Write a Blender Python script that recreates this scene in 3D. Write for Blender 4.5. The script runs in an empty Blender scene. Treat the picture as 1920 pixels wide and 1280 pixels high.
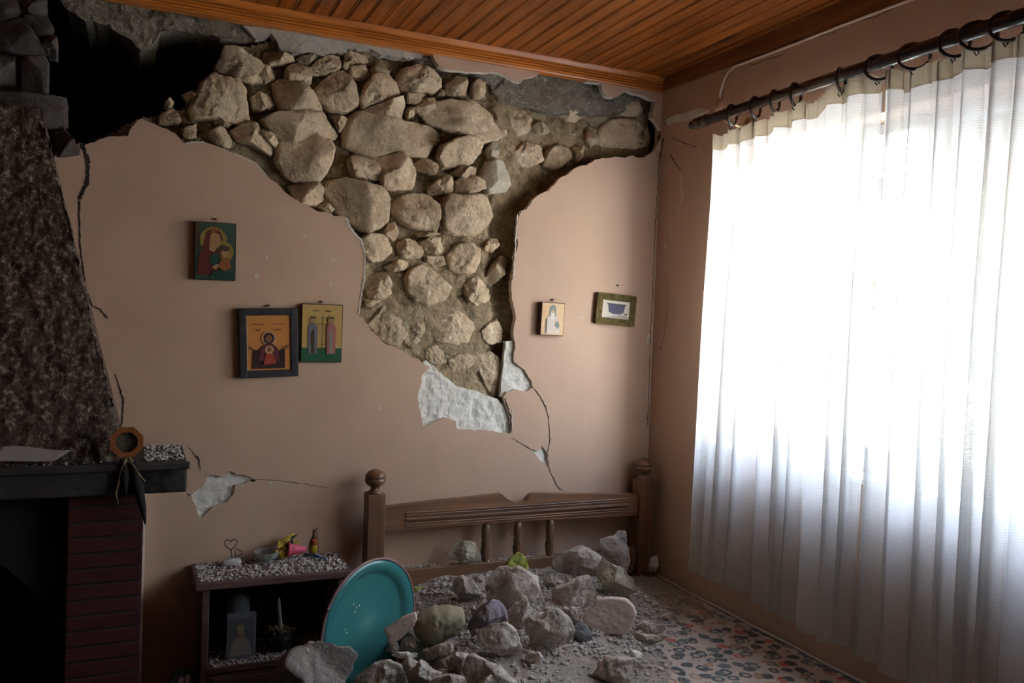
import bpy, bmesh, math, random
from mathutils import Vector, Matrix, noise
from mathutils.geometry import delaunay_2d_cdt
random.seed(7)
SC = bpy.context.scene
COL = SC.collection
# ---------------------------------------------------------------- camera
F = 1570.36
Rw = Matrix(((0.9128, 0.0218, 0.4078), (-0.4068, -0.0384, 0.9127), (0.0356, -0.999, -0.0261)))
CAM = Vector((-2.117, -3.185, 1.55))
cd = bpy.data.cameras.new('camera'); cam = bpy.data.objects.new('camera', cd); COL.objects.link(cam)
cd.sensor_width = 36.0; cd.lens = F / 1920 * 36; cd.clip_start = 0.05
m3 = Matrix([[Rw[r][0], -Rw[r][1], -Rw[r][2]] for r in range(3)])
cam.matrix_world = Matrix.Translation(CAM) @ m3.to_4x4()
SC.camera = cam
SC.view_settings.view_transform = 'Standard'; SC.view_settings.look = 'None'
SC.view_settings.gamma = 1.0; SC.view_settings.use_curve_mapping = False
SC.view_settings.exposure = 1.9
# ---------------------------------------------------------------- sky, sun, window portal
W = bpy.data.worlds.new('sky'); SC.world = W; W.use_nodes = True
nt = W.node_tree; nt.nodes.clear()
def wn(t, **k):
    n = nt.nodes.new(t)
    for a, b in k.items(): setattr(n, a, b)
    return n
wo = wn('ShaderNodeOutputWorld'); wb = wn('ShaderNodeBackground'); wt = wn('ShaderNodeTexCoord'); ws = wn('ShaderNodeSeparateXYZ')
wr = wn('ShaderNodeValToRGB'); wr.color_ramp.interpolation = 'LINEAR'
e = wr.color_ramp.elements
e[0].position = 0.0; e[0].color = (0.62, 0.56, 0.47, 1)
e[1].position = 1.0; e[1].color = (0.42, 0.54, 0.80, 1)
for p_, c_ in ((0.49, (0.80, 0.74, 0.64, 1)), (0.52, (1.0, 0.99, 0.97, 1)), (0.62, (0.78, 0.88, 1.0, 1)), (0.8, (0.58, 0.70, 0.95, 1))):
    q_ = e.new(p_); q_.color = c_
wm = wn('ShaderNodeMapRange'); wm.inputs[1].default_value = -1; wm.inputs[2].default_value = 1
nt.links.new(wt.outputs['Generated'], ws.inputs[0]); nt.links.new(ws.outputs[2], wm.inputs[0])
nt.links.new(wm.outputs[0], wr.inputs[0]); nt.links.new(wr.outputs[0], wb.inputs[0]); nt.links.new(wb.outputs[0], wo.inputs[0])
wb.inputs[1].default_value = 9.0
pl = bpy.data.lights.new('window_portal', 'AREA'); pl.shape = 'RECTANGLE'; pl.size = 2.2; pl.size_y = 1.16
pl.cycles.is_portal = True
sn = bpy.data.lights.new('sun', 'SUN'); sn.energy = 30; sn.angle = .01; sn.color = (1, .95, .86)
so_ = bpy.data.objects.new('sun', sn); COL.objects.link(so_)
so_.rotation_euler = Vector((-.75, .25, 1.0)).to_track_quat('Z', 'Y').to_euler()
po = bpy.data.objects.new('window_portal', pl); COL.objects.link(po)
po.location = (0.33, -1.52, 1.66); po.rotation_euler = (math.radians(90), 0, math.radians(90))

# ---------------------------------------------------------------- helpers
def ray(px, py): return Rw @ Vector((px - 960, py - 640, F))
def PX(px, py, x=0.0): d = ray(px, py); return CAM + d * ((x - CAM.x) / d.x)
def PY(px, py, y=0.0): d = ray(px, py); return CAM + d * ((y - CAM.y) / d.y)
def PZ(px, py, z=0.0): d = ray(px, py); return CAM + d * ((z - CAM.z) / d.z)
def Z(ox, oy, s, pts): return [(ox + x / s, oy + y / s) for x, y in pts]
def A(p): return Z(300, 0, 4, p)
def B(p): return Z(580, 60, 4.571, p)
def Cc(p): return Z(560, 240, 4, p)
def D(p): return Z(600, 500, 4, p)
def E_(p): return Z(840, 60, 4, p)
def Ff(p): return Z(0, 0, 4.925, p)
def G(p): return Z(820, 960, 4, p)
def H(p): return Z(480, 1020, 4, p)
def fb(v, sc=1.0, o=4): return noise.fractal(Vector(v) * sc, 1.0, 2.0, o)

def mesh_obj(name, verts, faces, mat, parent=None, smooth=True, mats=None, midx=None, loc=None):
    me = bpy.data.meshes.new(name)
    if loc is not None: verts = [Vector(v) - Vector(loc) for v in verts]
    me.from_pydata([tuple(v) for v in verts], [], faces)
    for m in (mats or [mat]): me.materials.append(m)
    if midx: me.polygons.foreach_set('material_index', midx)
    if smooth: me.polygons.foreach_set('use_smooth', [True] * len(me.polygons))
    me.update()
    o = bpy.data.objects.new(name, me); COL.objects.link(o)
    if loc is not None: o.location = loc
    if parent:
        o.parent = parent; pw = Vector(); q = parent
        while q: pw += q.location; q = q.parent
        o.location = (Vector(loc) if loc is not None else Vector()) - pw
    return o
def tag(o, label=None, cat=None, group=None, kind=None):
    if label: o['label'] = label
    if cat: o['category'] = cat
    if group: o['group'] = group
    if kind: o['kind'] = kind
    return o
def thing(name, loc, label, cat, group=None):
    o = bpy.data.objects.new(name, None); COL.objects.link(o); o.location = loc; o.empty_display_size = .05
    return tag(o, label, cat, group)

class MB:
    """collects shapes in world coordinates into one mesh"""
    def __init__(s): s.v = []; s.f = []; s.m = []
    def add(s, v, f, m=0):
        b = len(s.v); s.v += [Vector(p) for p in v]; s.f += [tuple(i + b for i in q) for q in f]; s.m += [m] * len(f); return s
    def box(s, a, b, m=0):
        x0, y0, z0 = a; x1, y1, z1 = b
        v = [(x0,y0,z0),(x1,y0,z0),(x1,y1,z0),(x0,y1,z0),(x0,y0,z1),(x1,y0,z1),(x1,y1,z1),(x0,y1,z1)]
        return s.add(v, [(0,3,2,1),(4,5,6,7),(0,1,5,4),(1,2,6,5),(2,3,7,6),(3,0,4,7)], m)
    def bbox(s, a, b, r=.004, m=0):
        bm = bmesh.new(); c = [(a[i] + b[i]) / 2 for i in range(3)]; d = [abs(b[i] - a[i]) for i in range(3)]
        bmesh.ops.create_cube(bm, size=1); bmesh.ops.scale(bm, vec=d, verts=bm.verts)
        r = min(r, min(d) * .45)
        bmesh.ops.bevel(bm, geom=bm.edges[:], offset=r, segments=2, affect='EDGES', profile=.5)
        bmesh.ops.translate(bm, vec=c, verts=bm.verts)
        bm.verts.index_update(); s.add([v.co.copy() for v in bm.verts], [[v.index for v in f.verts] for f in bm.faces], m); bm.free(); return s
    def lathe(s, prof, base, axis='z', n=20, m=0, rot=None):
        v = []; f = []
        for r, h in prof:
            for k in range(n):
                a = 2 * math.pi * k / n
                p = Vector((r * math.cos(a), r * math.sin(a), h))
                if axis == 'y': p = Vector((p.x, p.z, p.y))
                if axis == 'x': p = Vector((p.z, p.y, p.x))
                if rot: p = rot @ p
                v.append(p + Vector(base))
        for i in range(len(prof) - 1):
            for k in range(n): f.append((i*n+k, i*n+(k+1) % n, (i+1)*n+(k+1) % n, (i+1)*n+k))
        f.append(tuple(range(n))[::-1]); f.append(tuple((len(prof)-1)*n+k for k in range(n)))
        return s.add(v, f, m)
    def tube(s, pts, r, n=8, closed=False, m=0):
        pts = [Vector(p) for p in pts]; v = []; f = []; N = len(pts)
        rr = r if hasattr(r, '__len__') else [r] * N
        for i, p in enumerate(pts):
            if closed: t = pts[(i+1) % N] - pts[i-1]
            else: t = pts[min(i+1, N-1)] - pts[max(i-1, 0)]
            t.normalize()
            up = Vector((0, 0, 1)) if abs(t.z) < .9 else Vector((1, 0, 0))
            a = t.cross(up).normalized(); b = t.cross(a)
            for k in range(n):
                th = 2 * math.pi * k / n
                v.append(p + (a * math.cos(th) + b * math.sin(th)) * rr[i])
        for i in range(N if closed else N - 1):
            j = (i + 1) % N
            for k in range(n): f.append((i*n+k, i*n+(k+1) % n, j*n+(k+1) % n, j*n+k))
        if not closed: f.append(tuple(range(n))[::-1]); f.append(tuple((N-1)*n+k for k in range(n)))
        return s.add(v, f, m)
    def build(s, name, mat, parent=None, smooth=False, mats=None, loc=None):
        o = mesh_obj(name, s.v, s.f, mat, parent, smooth, mats, s.m if mats else None, loc)
        bm = bmesh.new(); bm.from_mesh(o.data); bmesh.ops.recalc_face_normals(bm, faces=bm.faces); bm.to_mesh(o.data); bm.free()
        if smooth == 'auto': o.data.polygons.foreach_set('use_smooth', [True] * len(o.data.polygons))
        return o

# ---------------------------------------------------------------- materials
def mat(name, col, rough=.8, col2=None, ns=8.0, cw=.5, bump=0.0, bs=60.0, det=8, metal=0.0, spec=.3, col3=None, s3=30.0, w3=(.6, .66), rnd=0.0, dist=0.004, stretch=None, bump2=0, bs2=10):
    m = bpy.data.materials.new(name); m.use_nodes = True
    t = m.node_tree; p = t.nodes['Principled BSDF']
    p.inputs['Roughness'].default_value = rough; p.inputs['Metallic'].default_value = metal
    p.inputs['Specular IOR Level'].default_value = spec
    N = t.nodes.new; L = t.links.new
    tc = N('ShaderNodeTexCoord'); src = tc.outputs['Object']
    if stretch:
        mp = N('ShaderNodeMapping'); mp.inputs['Scale'].default_value = stretch; L(src, mp.inputs[0]); src = mp.outputs[0]
    cur = None
    def rgb(c):
        n = N('ShaderNodeRGB'); n.outputs[0].default_value = (*c, 1); return n.outputs[0]
    def nz(s, d=6, r=.6):
        n = N('ShaderNodeTexNoise'); n.inputs['Scale'].default_value = s; n.inputs['Detail'].default_value = d
        n.inputs['Roughness'].default_value = r; L(src, n.inputs['Vector']); return n.outputs['Fac']
    def mix(fac, a, b):
        n = N('ShaderNodeMix'); n.data_type = 'RGBA'
        L(fac, n.inputs[0]); L(a, n.inputs[6]); L(b, n.inputs[7]); return n.outputs[2]
    def ramp(v, a, b):
        n = N('ShaderNodeMapRange'); n.inputs[1].default_value = a; n.inputs[2].default_value = b; L(v, n.inputs[0]); return n.outputs[0]
    cur = rgb(col)
    if col2: cur = mix(ramp(nz(ns), .5 - .25 * cw * 2 + .0, .5 + .25 * cw * 2), cur, rgb(col2))
    if col3: cur = mix(ramp(nz(s3, 4, .7), *w3), cur, rgb(col3))
    if rnd:
        oi = N('ShaderNodeObjectInfo'); hs = N('ShaderNodeHueSaturation')
        a = N('ShaderNodeMapRange'); a.inputs[3].default_value = 1 - rnd; a.inputs[4].default_value = 1 + rnd
        L(oi.outputs['Random'], a.inputs[0]); L(a.outputs[0], hs.inputs['Value']); L(cur, hs.inputs['Color']); cur = hs.outputs[0]
    L(cur, p.inputs['Base Color'])
    if bump:
        b = N('ShaderNodeBump'); b.inputs['Strength'].default_value = bump; b.inputs['Distance'].default_value = dist
        L(nz(bs, det, .65), b.inputs['Height'])
        last = b
        if bump2:
            b2 = N('ShaderNodeBump'); b2.inputs['Strength'].default_value = bump2; b2.inputs['Distance'].default_value = dist * 3
            L(nz(bs2, 3, .5), b2.inputs['Height']); L(b2.outputs[0], b.inputs['Normal'])
        L(b.outputs[0], p.inputs['Normal'])
    return m

M = {}
M['wall'] = mat('pink_plaster', (.585, .395, .28), .85, (.50, .335, .245), 2.5, .5, .35, 9, 4, dist=.006, col3=(.36, .24, .19), s3=22, w3=(.70, .74), spec=.2)
M['white'] = mat('white_basecoat', (.82, .78, .71), .9, (.62, .57, .49), 14, .6, .7, 60, 8, dist=.006, col3=(.42, .33, .22), s3=9, w3=(.62, .72))
M['edge'] = mat('plaster_edge', (.82, .75, .64), .95, (.60, .50, .38), 40, .6, .8, 120)
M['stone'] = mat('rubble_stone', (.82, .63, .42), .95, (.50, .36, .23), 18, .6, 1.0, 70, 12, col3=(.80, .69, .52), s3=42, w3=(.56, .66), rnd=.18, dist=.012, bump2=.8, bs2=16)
M['stone_pale'] = mat('pale_stone', (.66, .58, .46), .95, (.46, .40, .30), 18, .6, 1.0, 80, 12, rnd=.1, dist=.009)
M['mortar'] = mat('earth_mortar', (.50, .375, .23), .97, (.28, .195, .115), 16, .7, 1.0, 75, 12, col3=(.52, .44, .32), s3=50, w3=(.56, .66), dist=.014, bump2=.8, bs2=22)
M['concrete'] = mat('rough_concrete', (.30, .25, .19), .95, (.19, .155, .11), 12, .7, 1.0, 90, 12, col3=(.42, .40, .36), s3=70, w3=(.55, .65), dist=.01)
M['render'] = mat('grey_cement_render', (.56, .51, .44), .95, (.42, .38, .32), 18, .7, .9, 80, 10, dist=.008)
M['dark'] = mat('void_shade_black', (.012, .010, .009), 1.0)  # near-black paint stands in for the darkness of unlit depth
M['rock'] = mat('fallen_rock', (.76, .66, .57), .95, (.50, .415, .35), 16, .7, 1.0, 60, 12, col3=(.84, .78, .71), s3=45, w3=(.56, .68), rnd=.16, dist=.013, bump2=1.0, bs2=22)
M['rubbledust'] = mat('rubble_dust', (.46, .39, .33), 1.0, (.26, .215, .18), 30, .7, 1.0, 110, 10, col3=(.66, .62, .57), s3=120, w3=(.58, .64), dist=.008)
M['pebble'] = mat('pebbles', (.66, .62, .57), 1.0, (.34, .30, .27), 60, .7)
M['pinkface'] = mat('fallen_pink_plaster', (.74, .59, .51), .9, (.62, .49, .42), 8, .6, .4, 40, 6, col3=(.22, .17, .14), s3=30, w3=(.68, .70), dist=.004)
M['stucco'] = mat('brown_stucco', (.17, .11, .082), .95, (.085, .052, .04), 22, .7, 1.0, 45, 6, col3=(.36, .28, .21), s3=60, w3=(.52, .62), dist=.03)
M['brick'] = mat('red_brick', (.085, .018, .016), .75, (.055, .014, .013), 12, .6, .3, 80, 4)
M['joint'] = mat('grey_joint', (.05, .045, .045), .95)
M['mantel'] = mat('dark_mantel', (.035, .030, .028), .6, (.07, .062, .058), 9, .5, .4, 50, 6, col3=(.012, .010, .010), s3=7, w3=(.5, .6))
M['plate'] = mat('sooty_slate', (.028, .030, .029), .9, (.018, .019, .018), 8, .6, .5, 30)
def wood(name, c1, c2, ax, rough=.45, knots=True, sc=1.0, ck=(.03, .012, .006)):
    m = bpy.data.materials.new(name); m.use_nodes = True
    t = m.node_tree; p = t.nodes['Principled BSDF']; N = t.nodes.new; L = t.links.new
    p.inputs['Roughness'].default_value = rough
    tc = N('ShaderNodeTexCoord'); mp = N('ShaderNodeMapping')
    s = [14 * sc] * 3; s[ax] = .9 * sc; mp.inputs['Scale'].default_value = s
    L(tc.outputs['Object'], mp.inputs[0])
    n = N('ShaderNodeTexNoise'); n.inputs['Scale'].default_value = 3; n.inputs['Detail'].default_value = 8; n.inputs['Distortion'].default_value = .6
    L(mp.outputs[0], n.inputs['Vector'])
    r = N('ShaderNodeValToRGB'); r.color_ramp.elements[0].position = .32; r.color_ramp.elements[1].position = .68
    r.color_ramp.elements[0].color = (*c2, 1); r.color_ramp.elements[1].color = (*c1, 1)
    L(n.outputs['Fac'], r.inputs[0]); cur = r.outputs[0]
    if knots:
        mp2 = N('ShaderNodeMapping'); s = [6.0] * 3; s[ax] = 1.6; mp2.inputs['Scale'].default_value = s
        L(tc.outputs['Object'], mp2.inputs[0])
        v = N('ShaderNodeTexVoronoi'); v.inputs['Scale'].default_value = 1.0; L(mp2.outputs[0], v.inputs['Vector'])
        mr = N('ShaderNodeMapRange'); mr.inputs[1].default_value = .07; mr.inputs[2].default_value = .15; mr.inputs[3].default_value = 1; mr.inputs[4].default_value = 0
        L(v.outputs['Distance'], mr.inputs[0])
        mx = N('ShaderNodeMix'); mx.data_type = 'RGBA'; L(mr.outputs[0], mx.inputs[0]); L(cur, mx.inputs[6]); mx.inputs[7].default_value = (*ck, 1); cur = mx.outputs[2]
    L(cur, p.inputs['Base Color'])
    b = N('ShaderNodeBump'); b.inputs['Strength'].default_value = .25; b.inputs['Distance'].default_value = .002
    L(n.outputs['Fac'], b.inputs['Height']); L(b.outputs[0], p.inputs['Normal'])
    return m
M['plank'] = wood('ceiling_pine', (.44, .125, .016), (.17, .042, .008), 1, .36)
M['moulding'] = wood('orange_pine', (.66, .215, .03), (.42, .115, .018), 0, .35)
M['trimwood'] = wood('brown_trim', (.34, .13, .04), (.2, .07, .02), 1, .5, False)
M['bedwood'] = wood('bed_pine', (.26, .125, .062), (.14, .068, .04), 0, .38)
M['bedwoodz'] = wood('bed_pine_post', (.22, .105, .055), (.13, .062, .035), 2, .38)
M['nightwood'] = wood('nightstand_wood', (.16, .09, .075), (.10, .055, .048), 0, .5, False)
M['rod'] = mat('dark_rod', (.035, .022, .016), .25, (.05, .03, .02), 20, spec=.6)
M['gold'] = mat('worn_brass', (.55, .42, .22), .35, metal=.8)
M['frame'] = mat('white_frame', (.62, .64, .66), .5)
M['teal'] = mat('teal_enamel', (.045, .21, .20), .22, (.04, .18, .185), 5, .8, spec=.5, bump=.1, bs=30)
M['tealrim'] = mat('pinkish_rim', (.30, .17, .16), .5)
M['floorm'] = mat('dark_floor', (.05, .035, .03), .7, (.035, .025, .02), 6)
M['outground'] = mat('pale_terrace', (.62, .60, .55), .9, (.55, .53, .48), 5)
M['leaf'] = mat('leaf_green', (.08, .16, .04), .7, (.05, .10, .03), 8)
M['bark'] = mat('bark', (.12, .09, .06), .9)
M['roomwall'] = mat('far_room_wall', (.36, .26, .20), .9, (.33, .24, .185), 3)
def flat(name, c, r=.6, **k): return mat(name, c, r, **k)

# ---------------------------------------------------------------- generic slab from an outline (u,v) with holes
def resample(poly, step, jit=0.0, closed=True, seed=0):
    out = []; n = len(poly)
    for i in range(n if closed else n - 1):
        a = Vector(poly[i]); b = Vector(poly[(i + 1) % n]); L = (b - a).length; k = max(1, int(L / step))
        nn = Vector((-(b - a).y, (b - a).x)); nn = nn.normalized() if nn.length else nn
        for j in range(k):
            p = a.lerp(b, j / k)
            if jit and j: p = p + nn * jit * noise.noise(Vector((p.x * 23 + seed, p.y * 23, seed))) + nn * jit * .5 * noise.noise(Vector((p.x * 70, p.y * 70, seed + 3)))
            out.append(p)
    return out
def inpoly(p, poly):
    x, y = p; c = False; j = len(poly) - 1
    for i in range(len(poly)):
        xi, yi = poly[i]; xj, yj = poly[j]
        if (yi > y) != (yj > y) and x < (xj - xi) * (y - yi) / (yj - yi + 1e-12) + xi: c = not c
        j = i
    return c
def slab(name, outer, holes, to3, thick, grid, matl, edge_mat=None, parent=None, disp=None, step=.03, jit=0.0, jsel=None, smooth=True, loc=None):
    """outline with holes in (u,v) -> solid sheet. to3(u,v,d) gives the point at depth d behind the face."""
    loops = []
    for k, lp in enumerate([outer] + list(holes)):
        if jit:
            lo = []; n = len(lp)
            for i in range(n):
                seg = [lp[i], lp[(i + 1) % n]]
                j = jit if (jsel is None or jsel(seg)) else 0
                lo += resample(seg, step, j, False, 5)
            loops.append(lo)
        else: loops.append(resample(lp, step))
    vs = []; es = []
    for lp in loops:
        b = len(vs); vs += [Vector((p[0], p[1])) for p in lp]
        es += [(b + i, b + (i + 1) % len(lp)) for i in range(len(lp))]
    if grid:
        us = [p[0] for p in loops[0]]; vv = [p[1] for p in loops[0]]
        u = min(us) + grid / 2
        while u < max(us):
            v = min(vv) + grid / 2
            while v < max(vv):
                q = (u + random.uniform(-.2, .2) * grid, v + random.uniform(-.2, .2) * grid)
                if inpoly(q, loops[0]) and not any(inpoly(q, h) for h in loops[1:]): vs.append(Vector(q))
                v += grid
            u += grid
    ov, oe, of, *_ = delaunay_2d_cdt(vs, es, [], 0, 1e-6)
    tri = []
    for f in of:
        c = (sum(ov[i][0] for i in f) / len(f), sum(ov[i][1] for i in f) / len(f))
        if inpoly(c, loops[0]) and not any(inpoly(c, h) for h in loops[1:]): tri.append(tuple(f))
    n = len(ov); V = []
    for p in ov: V.append(to3(p[0], p[1], disp(p[0], p[1]) if disp else 0.0))
    for p in ov: V.append(to3(p[0], p[1], thick))
    cnt = {}
    for f in tri:
        for i in range(len(f)):
            a, b = f[i], f[(i + 1) % len(f)]; cnt[(a, b)] = cnt.get((a, b), 0) + 1
    F_ = list(tri); mi = [0] * len(tri)
    F_ += [tuple(i + n for i in reversed(f)) for f in tri]; mi += [0] * len(tri)
    for (a, b) in cnt:
        if (b, a) not in cnt: F_.append((b, a, a + n, b + n)); mi.append(1 if edge_mat else 0)
    o = mesh_obj(name, V, F_, matl, parent, False, [matl, edge_mat] if edge_mat else None, mi if edge_mat else None, loc)
    bm = bmesh.new(); bm.from_mesh(o.data); bmesh.ops.recalc_face_normals(bm, faces=bm.faces); bm.to_mesh(o.data); bm.free()
    return o

# rock / stone grown from a traced silhouette
def rock_geo(pts, org, U, V, Nn, dep, seed, cuts=7, amp=.012, flatn=3.0, rings=15, N=72, slope=.75):
    """pts: 2-D (u,v) silhouette about org; Nn points to the viewer; dep = half depth. Both faces are broken into random facets."""
    rp = resample(pts, max(1e-4, sum((Vector(pts[i]) - Vector(pts[i-1])).length for i in range(len(pts))) / N))
    rp = [(rp[i-1] * .1 + rp[i] * .8 + rp[(i+1) % len(rp)] * .1) for i in range(len(rp))]
    n = len(rp); c = Vector((sum(p.x for p in rp) / n, sum(p.y for p in rp) / n))
    size = sum((p - c).length for p in rp) / n
    rnd = random.Random(seed); verts = []; faces = []
    fac = {}
    for sg in (1, -1):
        fac[sg] = [(rnd.uniform(.62, 1.0), rnd.uniform(-slope, slope), rnd.uniform(-slope, slope)) for _ in range(cuts)]
    prof = [(k / rings, 1) for k in range(rings)] + [(1.0, 0)] + [(k / rings, -1) for k in range(rings - 1, -1, -1)]
    off = rnd.uniform(0, 100); lim = min(1.0, size / .06)
    for s, sg in prof:
        ring = rp if s > 0 else [c]
        for p in ring:
            s2 = s ** .8 if s > 0 else 0
            q = (p - c) * s2 / size
            h = 0.0
            if sg:
                h = (1 - s2 ** flatn) ** (1 / flatn)
                for a0, ax, ay in fac[sg]: h = min(h, max(.12 * (1 - s2), a0 + ax * q.x + ay * q.y))
            P = org + U * (c.x + q.x * size) + V * (c.y + q.y * size) + Nn * (h * sg * dep)
            dirn = (U * q.x + V * q.y + Nn * (h * sg * 1.3)); dirn = dirn.normalized() if dirn.length else Nn
            o3 = Vector((off, 3, 0))
            nv = noise.fractal(P * 11 + o3, 1, 2, 4) * amp * (.8 if sg == 0 else 1.3)
            rg = (.5 - abs(noise.noise(P * 30 + o3))) * amp * .7 + noise.fractal(P * 95 + o3, 1, 2, 3) * min(amp * .5, .0030)
            verts.append(P + dirn * (nv + rg))
    idx = []; b = 0
    for s, d in prof:
        k = n if s > 0 else 1; idx.append((b, k)); b += k
    for i in range(len(idx) - 1):
        (a, ka), (b_, kb) = idx[i], idx[i + 1]
        for j in range(n):
            j2 = (j + 1) % n
            if ka == 1: faces.append((a, b_ + j, b_ + j2))
            elif kb == 1: faces.append((a + j, b_, a + j2))
            else: faces.append((a + j, b_ + j, b_ + j2, a + j2))
    return verts, faces

# ================================================================ SETTING
CEIL = 2.645
def struct(o): o['kind'] = 'structure'; return o
ypl = lambda u, v, d: Vector((u, d, v))
def U2(poly, y=0.0): return [(PY(x, yy, y).x, PY(x, yy, y).z) for x, yy in poly]

lower_edge = ([(1243, 250), (1240, 257), (1230, 280), (1210, 296), (1177, 294), (1140, 296), (1115, 299), (1072, 320), (1047, 337), (1030, 357), (1010, 365),
  (1002, 372), (990, 388), (975, 402), (970, 427), (970, 465), (965, 500), (959, 527), (961, 565), (967, 600), (963, 630), (966, 655), (963, 672), (978, 690), (995, 712),
  (1000, 727), (990, 733), (970, 730), (950, 735), (944, 745), (950, 765), (957, 790), (956, 813), (900, 806), (857, 803), (855, 789), (840, 784), (815, 790), (793, 800), (783, 745), (792, 703),
  (805, 688), (790, 678), (760, 660), (730, 648), (700, 622), (685, 604), (673, 592), (675, 560), (678, 540), (683, 500), (683, 470), (675, 448), (660, 430), (648, 407),
  (620, 400), (590, 393), (560, 378), (530, 355), (505, 335), (490, 315), (470, 300), (440, 287), (410, 275), (385, 267), (345, 268), (320, 247), (290, 232), (265, 222), (254, 232), (240, 255),
  (215, 255), (185, 262), (160, 272), (150, 267), (120, 275), (100, 292)])
le = U2(lower_edge)
wall_outer = [(-4.6, 0), (0, 0)] + [(0, le[0][1])] + le[1:] + [(-2.45, 2.0), (-2.85, 2.05), (-2.85, 2.70), (-4.6, 2.70)]
hole_a = U2(Z(320, 860, 8, [(310, 550), (380, 480), (480, 420), (530, 350), (560, 250), (760, 280), (860, 190), (890, 180), (1000, 240), (1100, 240), (1280, 320), (1250, 350), (1170, 330), (1060, 380), (970, 390), (940, 540), (850, 650), (700, 700), (560, 800), (470, 880), (430, 860), (380, 700)]))
hole_b = U2([(997, 842), (1008, 846), (1016, 836), (1026, 850), (1029, 880), (1020, 868), (1010, 858)])
isx = lambda s: not ((abs(s[0][0] - s[1][0]) < 1e-4) or (abs(s[0][1] - s[1][1]) < 1e-4))
wall = struct(slab('wall_back', wall_outer, [hole_a, hole_b], ypl, .03, .12, M['wall'], M['edge'], jit=.010, step=.012, jsel=isx,
    disp=lambda u, v: 0.0))
top1 = U2([(812, 96), (860, 105), (1012, 134), (1012, 138), (1002, 143), (987, 147), (977, 155), (965, 152), (950, 142), (932, 135), (922, 134), (890, 135), (865, 133), (838, 130), (823, 123), (812, 105)])
top2 = U2([(1096, 148), (1243, 164), (1243, 244), (1237, 238), (1222, 220), (1229, 189), (1217, 185), (1207, 180), (1177, 170), (1160, 180), (1150, 184), (1137, 180), (1130, 170), (1127, 157), (1100, 153)])
top2 = [(min(0, u), v) for u, v in top2]; top2[1] = (0, 2.62); top2[2] = (0, top2[2][1]); top2[0] = (top2[0][0], 2.62)
top1[0] = (top1[0][0], 2.62); top1[1] = (top1[1][0], 2.62); top1[2] = (top1[2][0], 2.62)
for tp in (top1, top2): slab('upper_plaster', tp, [], ypl, .03, .05, M['wall'], M['edge'], wall, jit=.006, step=.01, jsel=isx)
# white basecoat left where the paint layer fell
def rough(a, s=30.0): return lambda u, v: a * noise.fractal(Vector((u * s, v * s, 1.3)), 1, 2, 4)
for pg in ([(800, 675), (830, 700), (860, 725), (900, 735), (935, 748), (950, 765), (965, 795), (965, 820), (900, 815), (850, 812), (790, 808), (775, 745), (785, 695)],
           [(950, 640), (972, 640), (974, 680), (1003, 710), (1006, 735), (975, 738), (940, 745), (945, 700)]):
    slab('basecoat_patch', U2(pg), [], lambda u, v, d: Vector((u, .014 + d, v)), .025, .012, M['white'], None, wall, disp=rough(.006), jit=.006, step=.01)
for pg in (hole_a, hole_b):
    c = (sum(p[0] for p in pg) / len(pg), sum(p[1] for p in pg) / len(pg))
    slab('basecoat_patch', [(c[0] + (p[0] - c[0]) * 1.12, c[1] + (p[1] - c[1]) * 1.12) for p in pg], [], lambda u, v, d: Vector((u, .010 + d, v)), .02, .01, M['white'], None, wall, disp=rough(.003))
# cracks
M['crack'] = flat('crack_shadow_gap', (.05, .035, .028), .95); M['chip'] = mat('crack_chip', (.66, .62, .56), .95, (.5, .42, .34), 60)
def ribbon(name, pts, w, to, matl, parent, off=.0012, seed=1):
    rp = resample(pts, 4.0, 0, False); rp.append(Vector(pts[-1])); rp = [Vector((p.x + 2.2 * noise.noise(Vector((p.x * .2, p.y * .2, seed))), p.y + 1.5 * noise.noise(Vector((p.y * .2, p.x * .2, seed + 5))))) for p in rp]
    P3 = [to(p.x, p.y) for p in rp]; V = []; Fc = []
    for i, p in enumerate(P3):
        t = (P3[min(i+1, len(P3)-1)] - P3[max(0, i-1)]).normalized()
        nrm = Vector((0, -1, 0)) if to is tw else Vector((-1, 0, 0))
        s = t.cross(nrm); ww = w * (.55 + .6 * abs(noise.noise(Vector((i * .6, seed, 0))) * 2)) * (1 if 0 < i < len(P3) - 1 else .2)
        V += [p + s * ww + nrm * off, p - s * ww + nrm * off]
    for i in range(len(P3) - 1): Fc.append((2*i, 2*i+1, 2*i+3, 2*i+2))
    return mesh_obj(name, V, Fc, matl, parent, False)
tw = lambda x, y: PY(x, y, 0)
tx = lambda x, y: PX(x, y, 0)
for i, (pts, w) in enumerate([([(152, 268), (165, 300), (164, 340), (148, 375)], .008), ([(148, 375), (150, 460), (160, 540), (172, 572), (188, 580), (203, 598)], .0035),
    ([(958, 812), (957, 780), (946, 745)], .004), ([(1000, 727), (1014, 745), (1024, 765), (1029, 790)], .003), ([(1029, 790), (1031, 830), (1026, 850), (1030, 880), (1045, 912), (1056, 920)], .0022),
    ([(1236, 285), (1233, 340), (1229, 420), (1224, 540), (1219, 640), (1214, 800)], .0022), ([(958, 820), (1000, 845)], .0015),
    ([(215, 700), (232, 750), (228, 800)], .003), ([(352, 836), (372, 860), (376, 884)], .002), ([(478, 898), (520, 900), (560, 906), (620, 914)], .0012), ([(350, 925), (358, 930)], .003)]):
    ribbon('crack', pts, w, tw, M['crack'], wall, seed=i)
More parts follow.
